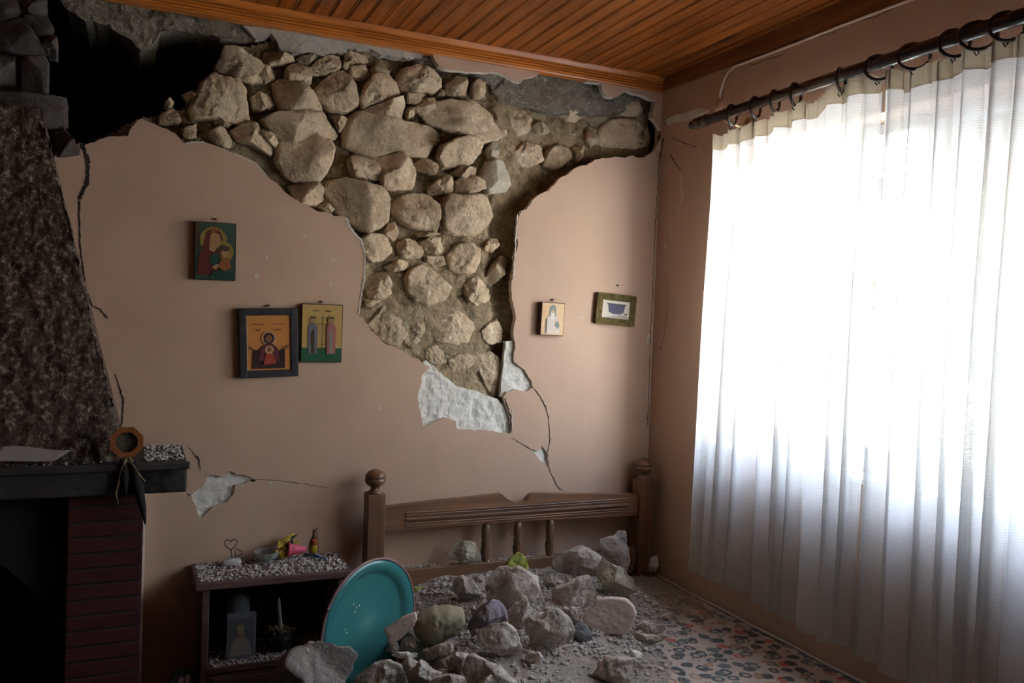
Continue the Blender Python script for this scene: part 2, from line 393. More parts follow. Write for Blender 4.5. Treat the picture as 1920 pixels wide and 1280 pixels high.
for i, (pts, w) in enumerate([([(960, 765), (961, 800)], .003), ([(1215, 690), (1214, 760)], .003), ([(1216, 625), (1213, 648)], .006), ([(345, 272), (352, 268), (372, 266), (386, 268)], .004),
    ([(648, 407), (660, 432), (677, 450), (684, 475)], .006), ([(684, 475), (683, 520), (676, 560), (673, 590)], .0035), ([(970, 402), (966, 470), (962, 520)], .003), ([(440, 288), (480, 306), (500, 330)], .003)]):
    ribbon('chipped_edge', pts, w, tw, M['chip'], wall, .0018, seed=i + 30)

dg = MB(); rn = random.Random(77)
for x, y, s_ in [(481, 517, 4), (500, 483, 2.5), (572, 443, 2.5), (620, 532, 3), (625, 487, 2.5), (1158, 534, 4), (403, 407, 2.5), (1092, 595, 2.5), (1215, 632, 4), (712, 765, 3), (640, 965, 2), (455, 910, 2.5), (508, 905, 3), (940, 868, 2)]:
    c_ = PY(x, y, 0); rr = s_ * .0021
    dg.add([c_ + Vector((rr * rn.uniform(.6, 1.3) * math.cos(a), -.0012, rr * rn.uniform(.6, 1.3) * math.sin(a))) for a in [k * math.pi / 4 for k in range(8)]], [tuple(range(8))])
tag(dg.build('paint_chips', M['chip'], wall), kind='stuff')
# masonry core (earth mortar) behind the plaster
void = U2([(60, -60), (700, -60), (520, 60), (495, 75), (440, 85), (400, 120), (395, 140), (365, 165), (340, 200), (300, 205), (240, 225), (160, 262), (60, 262)], .05)
nxg, nzg = 235, 165; x0, x1, z0, z1 = -2.72, -.0, 1.0, 2.66
V = []; Fc = []; keep = []
def corey(x, z):
    y = .066 + .022 * noise.fractal(Vector((x * 5, z * 5, 0)), 1, 2, 5) + .014 * noise.fractal(Vector((x * 24, z * 24, 4)), 1, 2, 4)
    # the right arm and the groove beside the column lie deeper
    c = COREP(x, z)
    return y + c
def px_of(x, z, y=.03):
    d = Rw.transposed() @ (Vector((x, y, z)) - CAM); return (d.x / d.z * F + 960, d.y / d.z * F + 640)
def COREP(x, z):
    u, v = px_of(x, z); s = 0
    if u > 945 and v < 400: s += .035 * min(1, (u - 945) / 40)
    if 905 < u < 975 and 380 < v < 700: s += .045 * math.exp(-((u - (945 - (v - 380) * .03)) / 18) ** 2)
    s -= .026 * min(1, max(0, (v - 430) / 160))
    s += .02 * (v < 400 and u < 930) * min(1, (400 - v) / 60)
    return s
for j in range(nzg + 1):
    for i in range(nxg + 1):
        x = x0 + (x1 - x0) * i / nxg; z = z0 + (z1 - z0) * j / nzg
        V.append((x, max(.034, corey(x, z)), z)); keep.append(not inpoly((x, z), void))
for j in range(nzg):
    for i in range(nxg):
        q = (j*(nxg+1)+i, j*(nxg+1)+i+1, (j+1)*(nxg+1)+i+1, (j+1)*(nxg+1)+i)
        if all(keep[k] for k in q): Fc.append(q)
masonry = thing('stone_masonry', (-1, .06, 1.0), 'bare rubble stone masonry exposed in the torn hole of the pink wall', 'stone wall')
mesh_obj('earth_mortar', V, Fc, M['mortar'], masonry)

stones = [A(p) for p in [
 [(415,480),(470,410),(500,340),(600,340),(760,440),(790,480),(740,540),(600,560),(470,530)],
 [(750,480),(800,440),(850,500),(870,570),(800,590),(750,560)],
 [(560,565),(740,545),(780,590),(700,605),(600,595)],
 [(225,800),(290,680),(320,600),(400,535),(540,560),(610,600),(650,680),(670,800),(690,880),(640,900),(500,880),(400,870),(260,870)],
 [(790,440),(800,360),(900,370),(1010,400),(1030,435),(900,470),(830,475)],
 [(960,500),(990,455),(1060,450),(1130,480),(1150,570),(1140,600),(980,600),(955,560)],
 [(1040,420),(1130,400),(1220,390),(1160,430),(1130,465),(1090,470)],
 [(1140,500),(1180,430),(1280,400),(1360,420),(1370,480),(1330,520),(1200,540),(1150,530)],
 [(1390,490),(1395,400),(1430,370),(1560,410),(1570,450),(1490,480),(1410,500)],
 [(1430,500),(1550,470),(1590,550),(1530,575),(1440,560)],
 [(700,800),(690,710),(740,680),(830,700),(865,760),(850,800),(760,830)],
 [(870,600),(930,570),(1100,610),(1180,700),(1230,770),(1240,820),(1100,830),(940,820),(880,720)],
 [(780,870),(880,820),(1040,830),(1240,820),(1290,900),(1350,990),(1320,1020),(1150,1000),(1060,1050),(960,1040),(860,990)],
 [(900,1040),(1060,1055),(1150,1010),(1300,1040),(1330,1100),(1310,1200),(1260,1290),(1200,1345),(1080,1350),(960,1300),(890,1190)],
 [(1190,650),(1240,590),(1330,520),(1380,520),(1450,580),(1490,650),(1500,760),(1470,800),(1380,830),(1290,810),(1250,760),(1200,700)],
 [(1525,720),(1560,620),(1600,560),(1720,540),(1790,600),(1830,690),(1720,730),(1600,770),(1540,790)],
 [(1550,800),(1720,740),(1850,700),(1865,760),(1840,870),(1760,870),(1640,840)],
 [(1600,500),(1660,480),(1730,520),(1730,545),(1610,565)],
 [(1290,840),(1410,880),(1390,940),(1360,970),(1330,900)],
 [(400,880),(500,870),(570,910),(520,940),(430,930)],
 [(540,970),(620,920),(740,910),(770,980),(860,1110),(840,1150),(780,1120),(700,1070),(600,1040)],
 [(380,980),(460,950),(540,1030),(530,1090),(440,1070),(390,1030)],
 [(170,970),(270,930),(270,1020),(200,1010)], [(0,850),(100,800),(150,880),(130,915),(0,905)],
 [(20,780),(80,725),(110,760),(100,800),(40,810)], [(175,690),(260,665),(290,700),(220,740)],
 [(740,960),(850,1000),(900,1060),(870,1100),(790,1010)]]]
stones += [B(p) for p in [
 [(780,400),(830,290),(960,270),(1080,310),(1160,380),(1170,440),(1100,510),(1040,490),(860,500),(800,470)],
 [(850,520),(1040,500),(1040,540),(930,610),(870,590)],
 [(1200,520),(1210,440),(1290,370),(1350,390),(1375,460),(1360,520),(1260,530)],
 [(1410,500),(1430,420),(1480,390),(1520,420),(1500,540),(1440,550)],
 [(1110,540),(1160,480),(1195,500),(1180,540)],
 [(925,630),(1000,560),(1100,550),(1090,640),(1000,700),(940,680)],
 [(1020,690),(1100,570),(1280,560),(1450,580),(1560,640),(1650,710),(1720,780),(1755,850),(1700,880),(1540,930),(1470,910),(1320,850),(1200,810),(1080,760)],
 [(330,860),(360,720),(470,650),(600,690),(760,730),(900,745),(1060,780),(1130,830),(1165,900),(1090,970),(1030,1060),(920,1040),(780,1000),(560,1045),(460,1010),(340,960)],
 [(850,640),(900,620),(920,700),(870,720)],
 [(370,1090),(400,1040),(500,1040),(570,1060),(620,1130),(645,1190),(620,1255),(500,1245),(400,1220)],
 [(590,1050),(700,1030),(800,1020),(860,1070),(930,1190),(940,1260),(900,1330),(760,1330),(660,1310),(640,1180)],
 [(940,1120),(1000,1060),(1060,1080),(1110,1140),(1080,1210),(1040,1200),(970,1160)],
 [(1130,1060),(1180,950),(1300,890),(1400,870),(1520,940),(1500,1010),(1440,1110),(1300,1140),(1180,1155)],
 [(1560,1000),(1600,920),(1635,920),(1635,1080),(1580,1070)],
 [(1560,1100),(1640,1080),(1700,1130),(1740,1220),(1745,1300),(1700,1350),(1560,1380),(1500,1250)],
 [(1250,1190),(1330,1140),(1430,1160),(1470,1220),(1400,1240),(1300,1220)]]]
stones += [Cc(p) for p in [
 [(225,440),(250,390),(380,370),(520,400),(620,430),(690,500),(710,580),(700,680),(640,740),(540,780),(470,750),(400,690),(310,630),(270,560)],
 [(-60,420),(40,395),(150,390),(200,440),(190,530),(140,570),(0,560)], [(140,580),(220,560),(280,600),(260,640),(180,610)],
 [(740,560),(800,500),(900,480),(1000,500),(1060,580),(1070,680),(1060,760),(940,760),(860,740),(780,690),(740,640)],
 [(1090,700),(1100,560),(1150,490),(1380,490),(1450,540),(1475,660),(1450,730),(1380,790),(1250,800),(1130,780)],
 [(1000,490),(1020,430),(1100,350),(1150,360),(1180,460),(1120,490)],
 [(1190,470),(1200,390),(1280,340),(1400,380),(1440,440),(1300,490)],
 [(470,830),(540,790),(650,790),(700,870),(720,920),(640,990),(560,1000),(500,930)],
 [(760,870),(830,820),(900,830),(940,920),(930,970),(860,980),(780,960)],
 [(940,850),(1000,820),(1090,820),(1100,930),(1040,945),(980,935)],
 [(1150,950),(1210,870),(1290,850),(1370,900),(1385,1000),(1350,1080),(1220,1090),(1155,1050)],
 [(1410,890),(1440,830),(1500,820),(1520,880),(1470,935),(1420,920)],
 [(815,1130),(870,1050),(950,1010),(1060,1090),(1170,1190),(1120,1290),(1010,1330),(900,1300),(830,1240)],
 [(1420,1150),(1470,1060),(1550,960),(1600,1000),(1560,1100),(1480,1170)],
 [(1070,600),(1080,520),(1120,510),(1130,580),(1110,655),(1085,650)],
 [(670,1040),(760,990),(860,1000),(800,1060),(720,1080)], [(510,1150),(600,1110),(700,1150),(720,1240),(640,1290),(540,1270)],
 [(1270,1200),(1380,1160),(1450,1210),(1450,1300),(1300,1310)], [(970,960),(1090,960),(1110,1020),(1040,1040),(980,1000)],
 [(690,700),(740,690),(770,760),(720,840),(660,800)], [(900,780),(1010,780),(1080,790),(1000,810),(920,815)]]]
stones += [D(p) for p in [
 [(360,430),(480,300),(580,290),(650,380),(660,500),(600,590),(500,570),(420,500)], [(640,420),(760,380),(790,460),(770,560),(700,620),(640,580)],
 [(830,450),(920,360),(1040,330),(1140,400),(1190,480),(1170,560),(1060,590),(900,560)], [(1210,480),(1270,420),(1340,400),(1380,470),(1370,560),(1290,580),(1230,540)],
 [(1190,660),(1290,640),(1370,710),(1410,800),(1400,870),(1330,980),(1250,900),(1200,780)], [(960,700),(1060,650),(1170,680),(1190,790),(1170,880),(1060,860),(990,790)],
 [(780,640),(870,600),(960,640),(950,720),(880,740),(820,700)], [(350,250),(420,220),(470,250),(420,290),(360,300)], [(1090,130),(1200,70),(1270,130),(1290,250),(1200,300),(1110,230)],
 [(400,60),(500,40),(560,130),(500,200),(410,160)]]]
ndeep = len(stones)
stones += [E_(p) for p in [
 [(460,620),(520,570),(600,580),(640,660),(620,740),(540,770),(490,720)], [(650,690),(720,660),(780,680),(780,740),(700,760)],
 [(870,600),(930,550),(1000,560),(1025,620),(990,660),(920,660)], [(1310,590),(1340,515),(1440,515),(1485,550),(1480,600),(1410,625),(1330,615)],
 [(1150,820),(1160,720),(1250,650),(1420,640),(1510,670),(1555,760),(1540,840),(1440,870),(1330,860),(1220,850)],
 [(750,990),(780,880),(860,830),(930,850),(960,920),(900,1000),(820,1030)], [(970,860),(1030,850),(1050,920),(1000,960)],
 [(500,900),(600,820),(700,850),(720,960),(620,1010),(520,980)], [(1050,800),(1080,700),(1150,720),(1150,830),(1090,860)]]]
def wstone(poly, yb, dep, seed, matl, parent, amp=.008):
    p2 = U2(poly, yb - dep * .8)
    c = (sum(p[0] for p in p2) / len(p2), sum(p[1] for p in p2) / len(p2))
    org = Vector((c[0], yb, c[1])); p2 = [(c[0] + (q[0] - c[0]) * 1.06, c[1] + (q[1] - c[1]) * 1.06) for q in p2]
    v, f = rock_geo([(p[0] - c[0], p[1] - c[1]) for p in p2], org, Vector((1, 0, 0)), Vector((0, 0, 1)), Vector((0, -1, 0)), dep, seed, cuts=5, amp=amp, flatn=4.5, slope=.55, rings=11, N=60)
    return mesh_obj('stone', v, f, matl, parent, True)
for i, s in enumerate(stones):
    ar = max(p[0] for p in s) - min(p[0] for p in s)
    dep = .048 + min(.045, ar * .0004); yb = .066
    if i >= ndeep: yb = .105; dep = .06
    if 45 <= i and sum(p[1] for p in s) / len(s) > 560: yb = .055; dep = .035
    wstone(s, yb, dep, i + 11, M['stone_pale'] if i in (40, 41) else M['stone'], masonry)
# stones and blocks above the chimney hood, left of the void
cst = thing('broken_chimney_masonry', (-2.5, .02, 2.1), 'broken stone and brick stack above the chimney hood beside the dark void', 'masonry')
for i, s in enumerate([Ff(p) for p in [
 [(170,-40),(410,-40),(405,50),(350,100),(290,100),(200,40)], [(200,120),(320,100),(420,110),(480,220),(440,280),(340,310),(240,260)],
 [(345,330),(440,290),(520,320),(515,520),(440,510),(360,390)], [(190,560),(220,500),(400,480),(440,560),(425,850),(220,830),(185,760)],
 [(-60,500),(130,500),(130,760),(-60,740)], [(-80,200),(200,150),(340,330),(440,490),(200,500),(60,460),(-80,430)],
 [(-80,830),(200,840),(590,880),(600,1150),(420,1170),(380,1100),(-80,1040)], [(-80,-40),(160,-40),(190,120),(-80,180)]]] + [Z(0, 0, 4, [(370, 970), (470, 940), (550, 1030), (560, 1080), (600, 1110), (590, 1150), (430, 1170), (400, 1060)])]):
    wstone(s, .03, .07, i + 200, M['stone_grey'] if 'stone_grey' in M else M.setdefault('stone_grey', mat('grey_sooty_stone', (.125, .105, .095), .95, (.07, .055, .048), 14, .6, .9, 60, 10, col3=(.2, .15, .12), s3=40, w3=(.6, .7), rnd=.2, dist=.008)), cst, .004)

# concrete ring beam above the masonry (rough, undercut) and the cement render strip
def beam(name, poly, y0, thick, am, matl, jit=.012, parent=None, label=None, under=.0):
    p = U2(poly, y0)
    cz = lambda u, v: am * noise.fractal(Vector((u * 14, v * 14, 2)), 1, 2, 5) + am * .5 * noise.fractal(Vector((u * 60, v * 60, 2)), 1, 2, 3)
    return slab(name, p, [], lambda u, v, d: Vector((u, y0 + d, v)), thick, .014, matl, None, parent, disp=cz, jit=jit, step=.012)
rb = thing('concrete_ring_beam', (-1.2, .1, 2.5), 'rough grey concrete beam above the rubble stones, under the wooden moulding', 'beam')
beam('left_beam_face', [(60, -90), (880, 85), (880, 108), (785, 108), (700, 96), (620, 92), (560, 76), (505, 62), (495, 72), (440, 74), (400, 66), (340, 58), (300, 60), (285, 85), (262, 92), (240, 70), (205, 45), (160, 40), (120, 12)], .045, .40, .012, M['concrete'], parent=rb)
beam('right_beam_face', [(800, 85), (1243, 160), (1243, 205), (1228, 190), (1205, 182), (1165, 212), (1100, 216), (1040, 214), (1010, 206), (975, 198), (935, 190), (920, 160), (880, 142), (840, 130)], .060, .40, .012, M['concrete'], parent=rb)
cr = beam('cement_render_strip', [(505, 40), (660, 66), (800, 96), (790, 110), (745, 108), (710, 100), (690, 90), (665, 90), (650, 98), (600, 103), (575, 97), (548, 101), (530, 95), (513, 68)], .020, .05, .006, M['render'], parent=rb)
beam('cement_render_strip', [(455, 48), (498, 42), (511, 62), (490, 72), (480, 74), (470, 62)], .024, .04, .006, M['render'], parent=rb)

# dark space behind the broken wall
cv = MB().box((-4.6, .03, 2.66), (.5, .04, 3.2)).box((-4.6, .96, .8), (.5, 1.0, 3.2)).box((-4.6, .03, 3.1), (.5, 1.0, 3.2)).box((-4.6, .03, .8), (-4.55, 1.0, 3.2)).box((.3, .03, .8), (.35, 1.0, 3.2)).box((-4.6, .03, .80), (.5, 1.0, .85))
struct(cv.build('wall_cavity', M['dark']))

# right wall with the window opening
wy0, wy1, wz0, wz1 = -.415, -2.62, 1.08, 2.24
YF = -4.6
rw = MB().box((0, YF, 0), (.34, .05, wz0)).box((0, YF, wz1), (.34, .05, 2.8)).box((0, wy0, wz0), (.34, .05, wz1)).box((0, YF, wz0), (.34, wy1, wz1))
wr_ = struct(rw.build('wall_right', M['wall']))
struct(MB().box((-4.7, YF - .1, 0), (.34, YF, 2.8)).build('wall_front', M['roomwall']))
struct(MB().box((-4.7, YF, 0), (-4.6, .1, 2.8)).build('wall_left', M['roomwall']))
struct(MB().box((-4.7, YF - .1, -.1), (.34, 1.0, 0)).build('floor', M['floorm']))
# right-wall cracks and chips
zr = lambda p: Z(1140, 180, 2.207, p)
for i, (p, w) in enumerate([([(250,230),(270,262),(305,315)], .003), ([(250, 560), (242, 600)], .0018), ([(248, 740), (248, 870)], .0012), ([(248,870),(235,980),(215,1060)], .0018), ([(228, 170), (222, 230), (210, 300), (212, 350)], .005), ([(260, 170), (330, 200), (375, 215)], .002)]):
    ribbon('crack', zr(p), w, tx, M['crack'], wr_, seed=i + 50)
for i, (p, w) in enumerate([([(305,315),(303,370),(310,400),(295,470),(285,510)], .0075), ([(255,225),(245,260)], .005), ([(230,290),(235,330),(232,352)], .006), ([(235,600),(240,640)], .010), ([(240,690),(240,730)], .006), ([(365, 215), (385, 215)], .008), ([(415, 60), (410, 50)], .01)]):
    ribbon('chip', zr(p), w, tx, M['chip'], wr_, .0018, seed=i + 60)
slab('bare_patch', [(PX(*q).y, PX(*q).z) for q in zr([(240,100),(270,80),(320,70),(380,50),(418,58),(405,70),(330,100),(270,112),(250,125)])], [], lambda u, v, d: Vector((-.004 + d, u, v)), .004, .01, M['white'], None, wr_, disp=rough(.002))
for i, pts in enumerate([[(1400, 115), (1412, 122), (1425, 117), (1440, 110), (1470, 103)], [(1500, 82), (1520, 72), (1560, 62), (1600, 40), (1640, 32), (1680, 14)]]):
    ribbon('crack', pts, .0016, tx, M['crack'], wr_, seed=80 + i)

# ceiling planks, running away from the camera
sp = .0635; gx = -.031; V = []; Fc = []
prof = []
k = 0
while gx - sp * k > -4.62:
    x = gx - sp * k
    prof += [(x, CEIL), (x - .001, CEIL + .005), (x - .0035, CEIL + .005), (x - .0045, CEIL + .001), (x - .0095, CEIL + .001), (x - .0105, CEIL + .004), (x - .0125, CEIL + .004), (x - .0135, CEIL)]
    k += 1
prof = [(0.0, CEIL)] + prof + [(-4.65, CEIL)]
for x, z in prof: V += [(x, .034, z), (x, YF, z)]
for i in range(len(prof) - 1): Fc.append((2*i, 2*i+1, 2*i+3, 2*i+2))
n = len(V); V += [(0.34, .05, 2.86), (0.34, YF, 2.86), (-4.65, YF, 2.86), (-4.65, .05, 2.86)]; Fc.append((n, n+1, n+2, n+3))
struct(mesh_obj('ceiling', V, Fc, M['plank'], None, False))
# cornice moulding on the back wall with flutes
pr = [(0.03, 2.583), (-.012, 2.583), (-.016, 2.588), (-.016, 2.593), (-.022, 2.597), (-.016, 2.601), (-.016, 2.604), (-.023, 2.608), (-.016, 2.612), (-.016, 2.615), (-.023, 2.619), (-.017, 2.623), (-.026, 2.628), (-.034, 2.640), (-.036, CEIL), (.03, CEIL)]
V = []; Fc = []
for y, z in pr: V += [(-4.6, y, z), (0, y, z)]
for i in range(len(pr)): j = (i + 1) % len(pr); Fc.append((2*i, 2*i+1, 2*j+1, 2*j))
struct(mesh_obj('trim_1', V, Fc, M['moulding'], None, False))
V = []; Fc = []
for y, za in ((0.0, 2.590), (-1.0, 2.572), (-2.4, 2.545), (YF, 2.54)): V += [(-.012, y, za), (-.012, y, CEIL), (0, y, CEIL), (0, y, za)]
for i in range(3):
    for k in range(4): Fc.append((4*i+k, 4*i+(k+1) % 4, 4*i+4+(k+1) % 4, 4*i+4+k))
struct(mesh_obj('trim_2', V, Fc, M['trimwood'], None, False))
# surface cable along that trim, dropping to a round box above the rod
cpt = [PX(x, y, -.006) for x, y in [(1350, 186), (1352, 170), (1357, 150), (1366, 134), (1378, 124), (1457, 95), (1577, 48), (1700, 2), (1800, -34)]]
cab = thing('cable', cpt[0], 'thin painted cable curving along the wooden ceiling edge above the curtain rod', 'cable')
MB().tube(cpt, .0055, 8).build('cable_run', mat('painted_cable', (.70, .52, .42), .6), cab, True)
cb = PX(1350, 197, 0); MB().lathe([(.0, -.014), (.024, -.013), (.028, -.008), (.028, 0)], cb, 'x', 16).build('round_junction_box', M['wall'], cab, True)

# ================================================================ WINDOW
wf = MB()
xa, xb = .11, .16
def wbar(y0, z0, y1, z1, x0=xa, x1=xb): wf.bbox((x0, min(y0, y1), min(z0, z1)), (x1, max(y0, y1), max(z0, z1)), .004)
wbar(wy0, 1.08, wy1, 1.165); wbar(wy0, 1.99, wy1, 2.06); wbar(wy0, 2.20, wy1, wz1); wbar(wy0, 1.08, wy0 - .06, wz1); wbar(wy1, 1.08, wy1 + .06, wz1)
for ym in (-1.03, -1.30, -1.80, -2.2): wbar(ym - .035, 1.08, ym + .035, wz1)
win = struct(wf.build('window_1', M['frame']))
gl = bpy.data.materials.new('window_glass'); gl.use_nodes = True; tt = gl.node_tree; tt.nodes.clear()
o_ = tt.nodes.new('ShaderNodeOutputMaterial'); g1 = tt.nodes.new('ShaderNodeBsdfTransparent'); g2 = tt.nodes.new('ShaderNodeBsdfGlossy'); mx = tt.nodes.new('ShaderNodeMixShader')
g2.inputs['Roughness'].default_value = .02; g1.inputs[0].default_value = (.93, .95, .95, 1); mx.inputs[0].default_value = .06
tt.links.new(g1.outputs[0], mx.inputs[1]); tt.links.new(g2.outputs[0], mx.inputs[2]); tt.links.new(mx.outputs[0], o_.inputs[0])
MB().box((.134, wy1 + .05, 1.16), (.138, wy0 - .05, 2.21)).build('glass_pane', gl, win)
MB().bbox((-.01, wy1 - .02, 1.065), (.33, wy0 + .02, 1.085), .003).build('window_sill', flat('sill_stone', (.75, .73, .70), .5), win)
MB().bbox((.17, wy1, 2.225), (.33, wy0, 2.238), .003).build('lintel_strip', M['frame'], win)
MB().bbox((.20, wy1, 2.05), (.225, -1.24, 2.225), .003).build('light_blocker', mat('blocker_grey', (.42, .40, .36), .6), win)  # added panel that dims the upper panes behind the right-hand curtain

# outdoors
struct(MB().box((.34, -14, -.25), (16, 8, -.2)).build('terrace', M['outground']))
def tree(x, y, h, r, label):
    t = thing('tree', (x, y, -.2), label, 'tree', 'trees outside the window')
    MB().tube([(x, y, -.2), (x + .05, y, h * .5), (x - .04, y + .05, h)], [.12, .09, .05], 8).build('trunk', M['bark'], t, True)
    mb = MB(); rn = random.Random(int(x * 10))
    for _ in range(2600):
        d = Vector((rn.gauss(0, 1), rn.gauss(0, 1), rn.gauss(0, 1))).normalized() * r * rn.uniform(.4, 1)
        p = Vector((x, y, h + r * .4)) + d; a = Vector((rn.uniform(-1, 1), rn.uniform(-1, 1), rn.uniform(-1, 1))).normalized() * .09; b = a.orthogonal().normalized() * .045
        mb.add([p - a, p + b, p + a, p - b], [(0, 1, 2, 3)])
    mb.build('crown', M['leaf'], t)
tree(5.0, 2.0, 1.5, 1.25, 'leafy green tree beyond the window, nearer the curtain edge')
tree(7.9, 4.6, 2.0, 1.1, 'leafy green tree beyond the window, further from the house')

# ================================================================ CURTAIN, ROD, RINGS
RX, RZ = -.12, 2.352
rod = thing('curtain_rod', (RX, -.55, RZ), 'dark round curtain rod with a turned finial above the sheer curtain', 'curtain rod')
MB().tube([(RX, -.50, RZ - .003), (RX, -1.2, RZ), (RX, -2.9, RZ)], .0195, 16).build('pole', M['rod'], rod, True)
MB().lathe([(.004, .385), (.012, .388), (.016, .397), (.011, .406), (.014, .410), (.021, .420), (.020, .432), (.012, .438), (.017, .444), (.023, .455), (.021, .466), (.013, .473), (.020, .480), (.024, .49), (.020, .505), (.017, .52)], (RX, 0, RZ - .003), 'y', 18).build('finial', M['rod'], rod, True).scale = (1, -1, 1)
rod.children[-1].location = (-RX * 0 - rod.location.x, -rod.location.y, -rod.location.z)
MB().tube([(0, -.60, 2.33), (-.05, -.60, 2.315), (-.10, -.60, 2.325), (RX, -.60, 2.333)], .007, 8).build('bracket', M['gold'], rod, True)
MB().lathe([(.0, -.012), (.02, -.011), (.024, 0)], (0, -.60, 2.33), 'x', 16).build('bracket_plate', M['gold'], rod, True)
ords = ['nearest the rod finial', 'second from the rod finial', 'third from the rod finial', 'fourth from the rod finial', 'where the curtain heading starts to rise', 'at the gap between the two curtain panels', 'first one past the curtain gap, turned open', 'left one of the close pair near the photo edge', 'right one of the close pair near the photo edge', 'closest to the right edge of the photo']
rys = [-.645, -.775, -.875, -.975, -1.175, -1.32, -1.445, -1.575, -1.645, -1.725]
for i, (y, lb) in enumerate(zip(rys, ords)):
    R_ = .036; tl = [.5, .45, .5, .4, .5, -.5, -.7, -.55, -.8, -.65][i]
    pts = [(RX + R_ * math.cos(a) , y + R_ * math.cos(a) * tl, RZ - .014 + R_ * math.sin(a)) for a in [2 * math.pi * k / 24 for k in range(24)]]
    r_ = thing('curtain_ring', (RX, y, RZ), 'dark curtain ring on the rod, ' + lb, 'curtain ring', 'rings on the curtain rod')
    MB().tube(pts, .0052, 8, True).build('ring', M['rod'], r_, True)
    MB().tube([(RX, y, RZ - .049), (RX + .006, y, RZ - .058), (RX - .004, y, RZ - .066), (RX - .012, y, RZ - .058)], .0022, 6).build('hook', M['rod'], r_, True)

def sheer(name, tr, dens_col, wave_s, knit=True):
    m = bpy.data.materials.new(name); m.use_nodes = True; t = m.node_tree; t.nodes.clear(); N = t.nodes.new; L = t.links.new
    out = N('ShaderNodeOutputMaterial'); tp = N('ShaderNodeBsdfTransparent'); tl = N('ShaderNodeBsdfTranslucent'); df = N('ShaderNodeBsdfDiffuse')
    tl.inputs[0].default_value = (*dens_col, 1); df.inputs[0].default_value = (*dens_col, 1); tp.inputs[0].default_value = (1, 1, 1, 1)
    m1 = N('ShaderNodeMixShader'); m1.inputs[0].default_value = .5; L(df.outputs[0], m1.inputs[1]); L(tl.outputs[0], m1.inputs[2])
    m2 = N('ShaderNodeMixShader'); L(m1.outputs[0], m2.inputs[1]); L(tp.outputs[0], m2.inputs[2]); L(m2.outputs[0], out.inputs[0])
    tc = N('ShaderNodeTexCoord'); mp = N('ShaderNodeMapping'); mp.inputs['Scale'].default_value = (0, 1, 1); L(tc.outputs['Object'], mp.inputs[0])
    w = N('ShaderNodeTexWave'); w.bands_direction = 'Z'; w.inputs['Scale'].default_value = wave_s; w.inputs['Distortion'].default_value = 3.5; w.inputs['Detail'].default_value = 2; w.inputs['Detail Scale'].default_value = 2.5
    L(mp.outputs[0], w.inputs['Vector'])
    r = N('ShaderNodeMapRange'); r.inputs[3].default_value = tr - .09; r.inputs[4].default_value = tr + .09; L(w.outputs['Fac'], r.inputs[0]); L(r.outputs[0], m2.inputs[0])
    return m
M['sheer'] = sheer('sheer_knit', .21, (.69, .67, .64), 48)
M['tape'] = sheer('heading_tape', .10, (.36, .29, .20), 60)
def topz(y):
    z = 2.302
    z -= .022 * max(0, 1 - abs(y + .62) / .35)
    if -1.42 < y < -1.05: z += .030 * math.sin((y + 1.05) / -.37 * math.pi) ** .8
    if y < -1.5: z += .008
    return z - .006 * math.sin(y * 52)
def curtain(name, ya, yb, label, seed, dense, hem):
    t = thing(name, (RX, ya, hem), label, 'curtain')
    rn = random.Random(seed); nf = int(abs(yb - ya) / .078); ph = [rn.uniform(-.6, .6) for _ in range(nf + 4)]; am = [rn.uniform(.35, 1.6) for _ in range(nf + 4)]
    NU, NZ = nf * 18, 44; V = []; Vh = []
    def pt(s, z, top):
        u = s * nf; k = int(u); fr = u - k
        a = am[k] * (1 - fr) + am[k + 1] * fr; p_ = ph[k] * (1 - fr) + ph[k + 1] * fr
        y = ya + (yb - ya) * s; th = 2 * math.pi * (u + p_ * .35)
        dn = (top - z) / (top - hem)
        A_ = (.010 + .016 * min(1, dn * 2.5) + .008 * dn) * a
        yy = y + math.sin(2 * th + 1) * (.006 + .006 * dn) * a * dense(y) + .018 * dn * math.sin(s * 17 + seed)
        if ya > -.6: yy += .04 * dn * (1 - s) ** 3
        xx = RX + .012 + math.cos(th) * A_ + .014 * dn * math.sin(s * 9 + seed)
        return Vector((xx, yy, z))
    H_ = .055
    for i in range(NU + 1):
        s = i / NU; yy = ya + (yb - ya) * s; tz = topz(yy); hz = hem + .028 * noise.noise(Vector((yy * 2.2, seed, 0))) + .012 * math.sin(s * nf * 2 * math.pi)
        for j in range(NZ + 1):
            z = (tz - H_) + (hz - (tz - H_)) * j / NZ; V.append(pt(s, z, tz))
        for j in range(5): Vh.append(pt(s, tz - H_ * j / 4, tz) + Vector((-.003 + .002 * math.cos(s * nf * 50), 0, .004 * math.sin(s * nf * 14) if j == 0 else 0)))
    f = [(i*(NZ+1)+j, (i+1)*(NZ+1)+j, (i+1)*(NZ+1)+j+1, i*(NZ+1)+j+1) for i in range(NU) for j in range(NZ)]
    mesh_obj('sheer_fabric', V, f, M['sheer'], t)
    f = [(i*5+j, (i+1)*5+j, (i+1)*5+j+1, i*5+j+1) for i in range(NU) for j in range(4)]
    mesh_obj('heading_tape', Vh, f, M['tape'], t)
    return t
curtain('sheer_curtain', -.505, -1.325, 'white sheer knitted curtain panel nearest the room corner', 3, lambda y: 1.0, .60)
curtain('sheer_curtain', -1.332, -2.75, 'white sheer knitted curtain panel at the right edge, with denser folds', 8, lambda y: 1.9 if -1.75 < y < -1.45 else 1.2, .58)

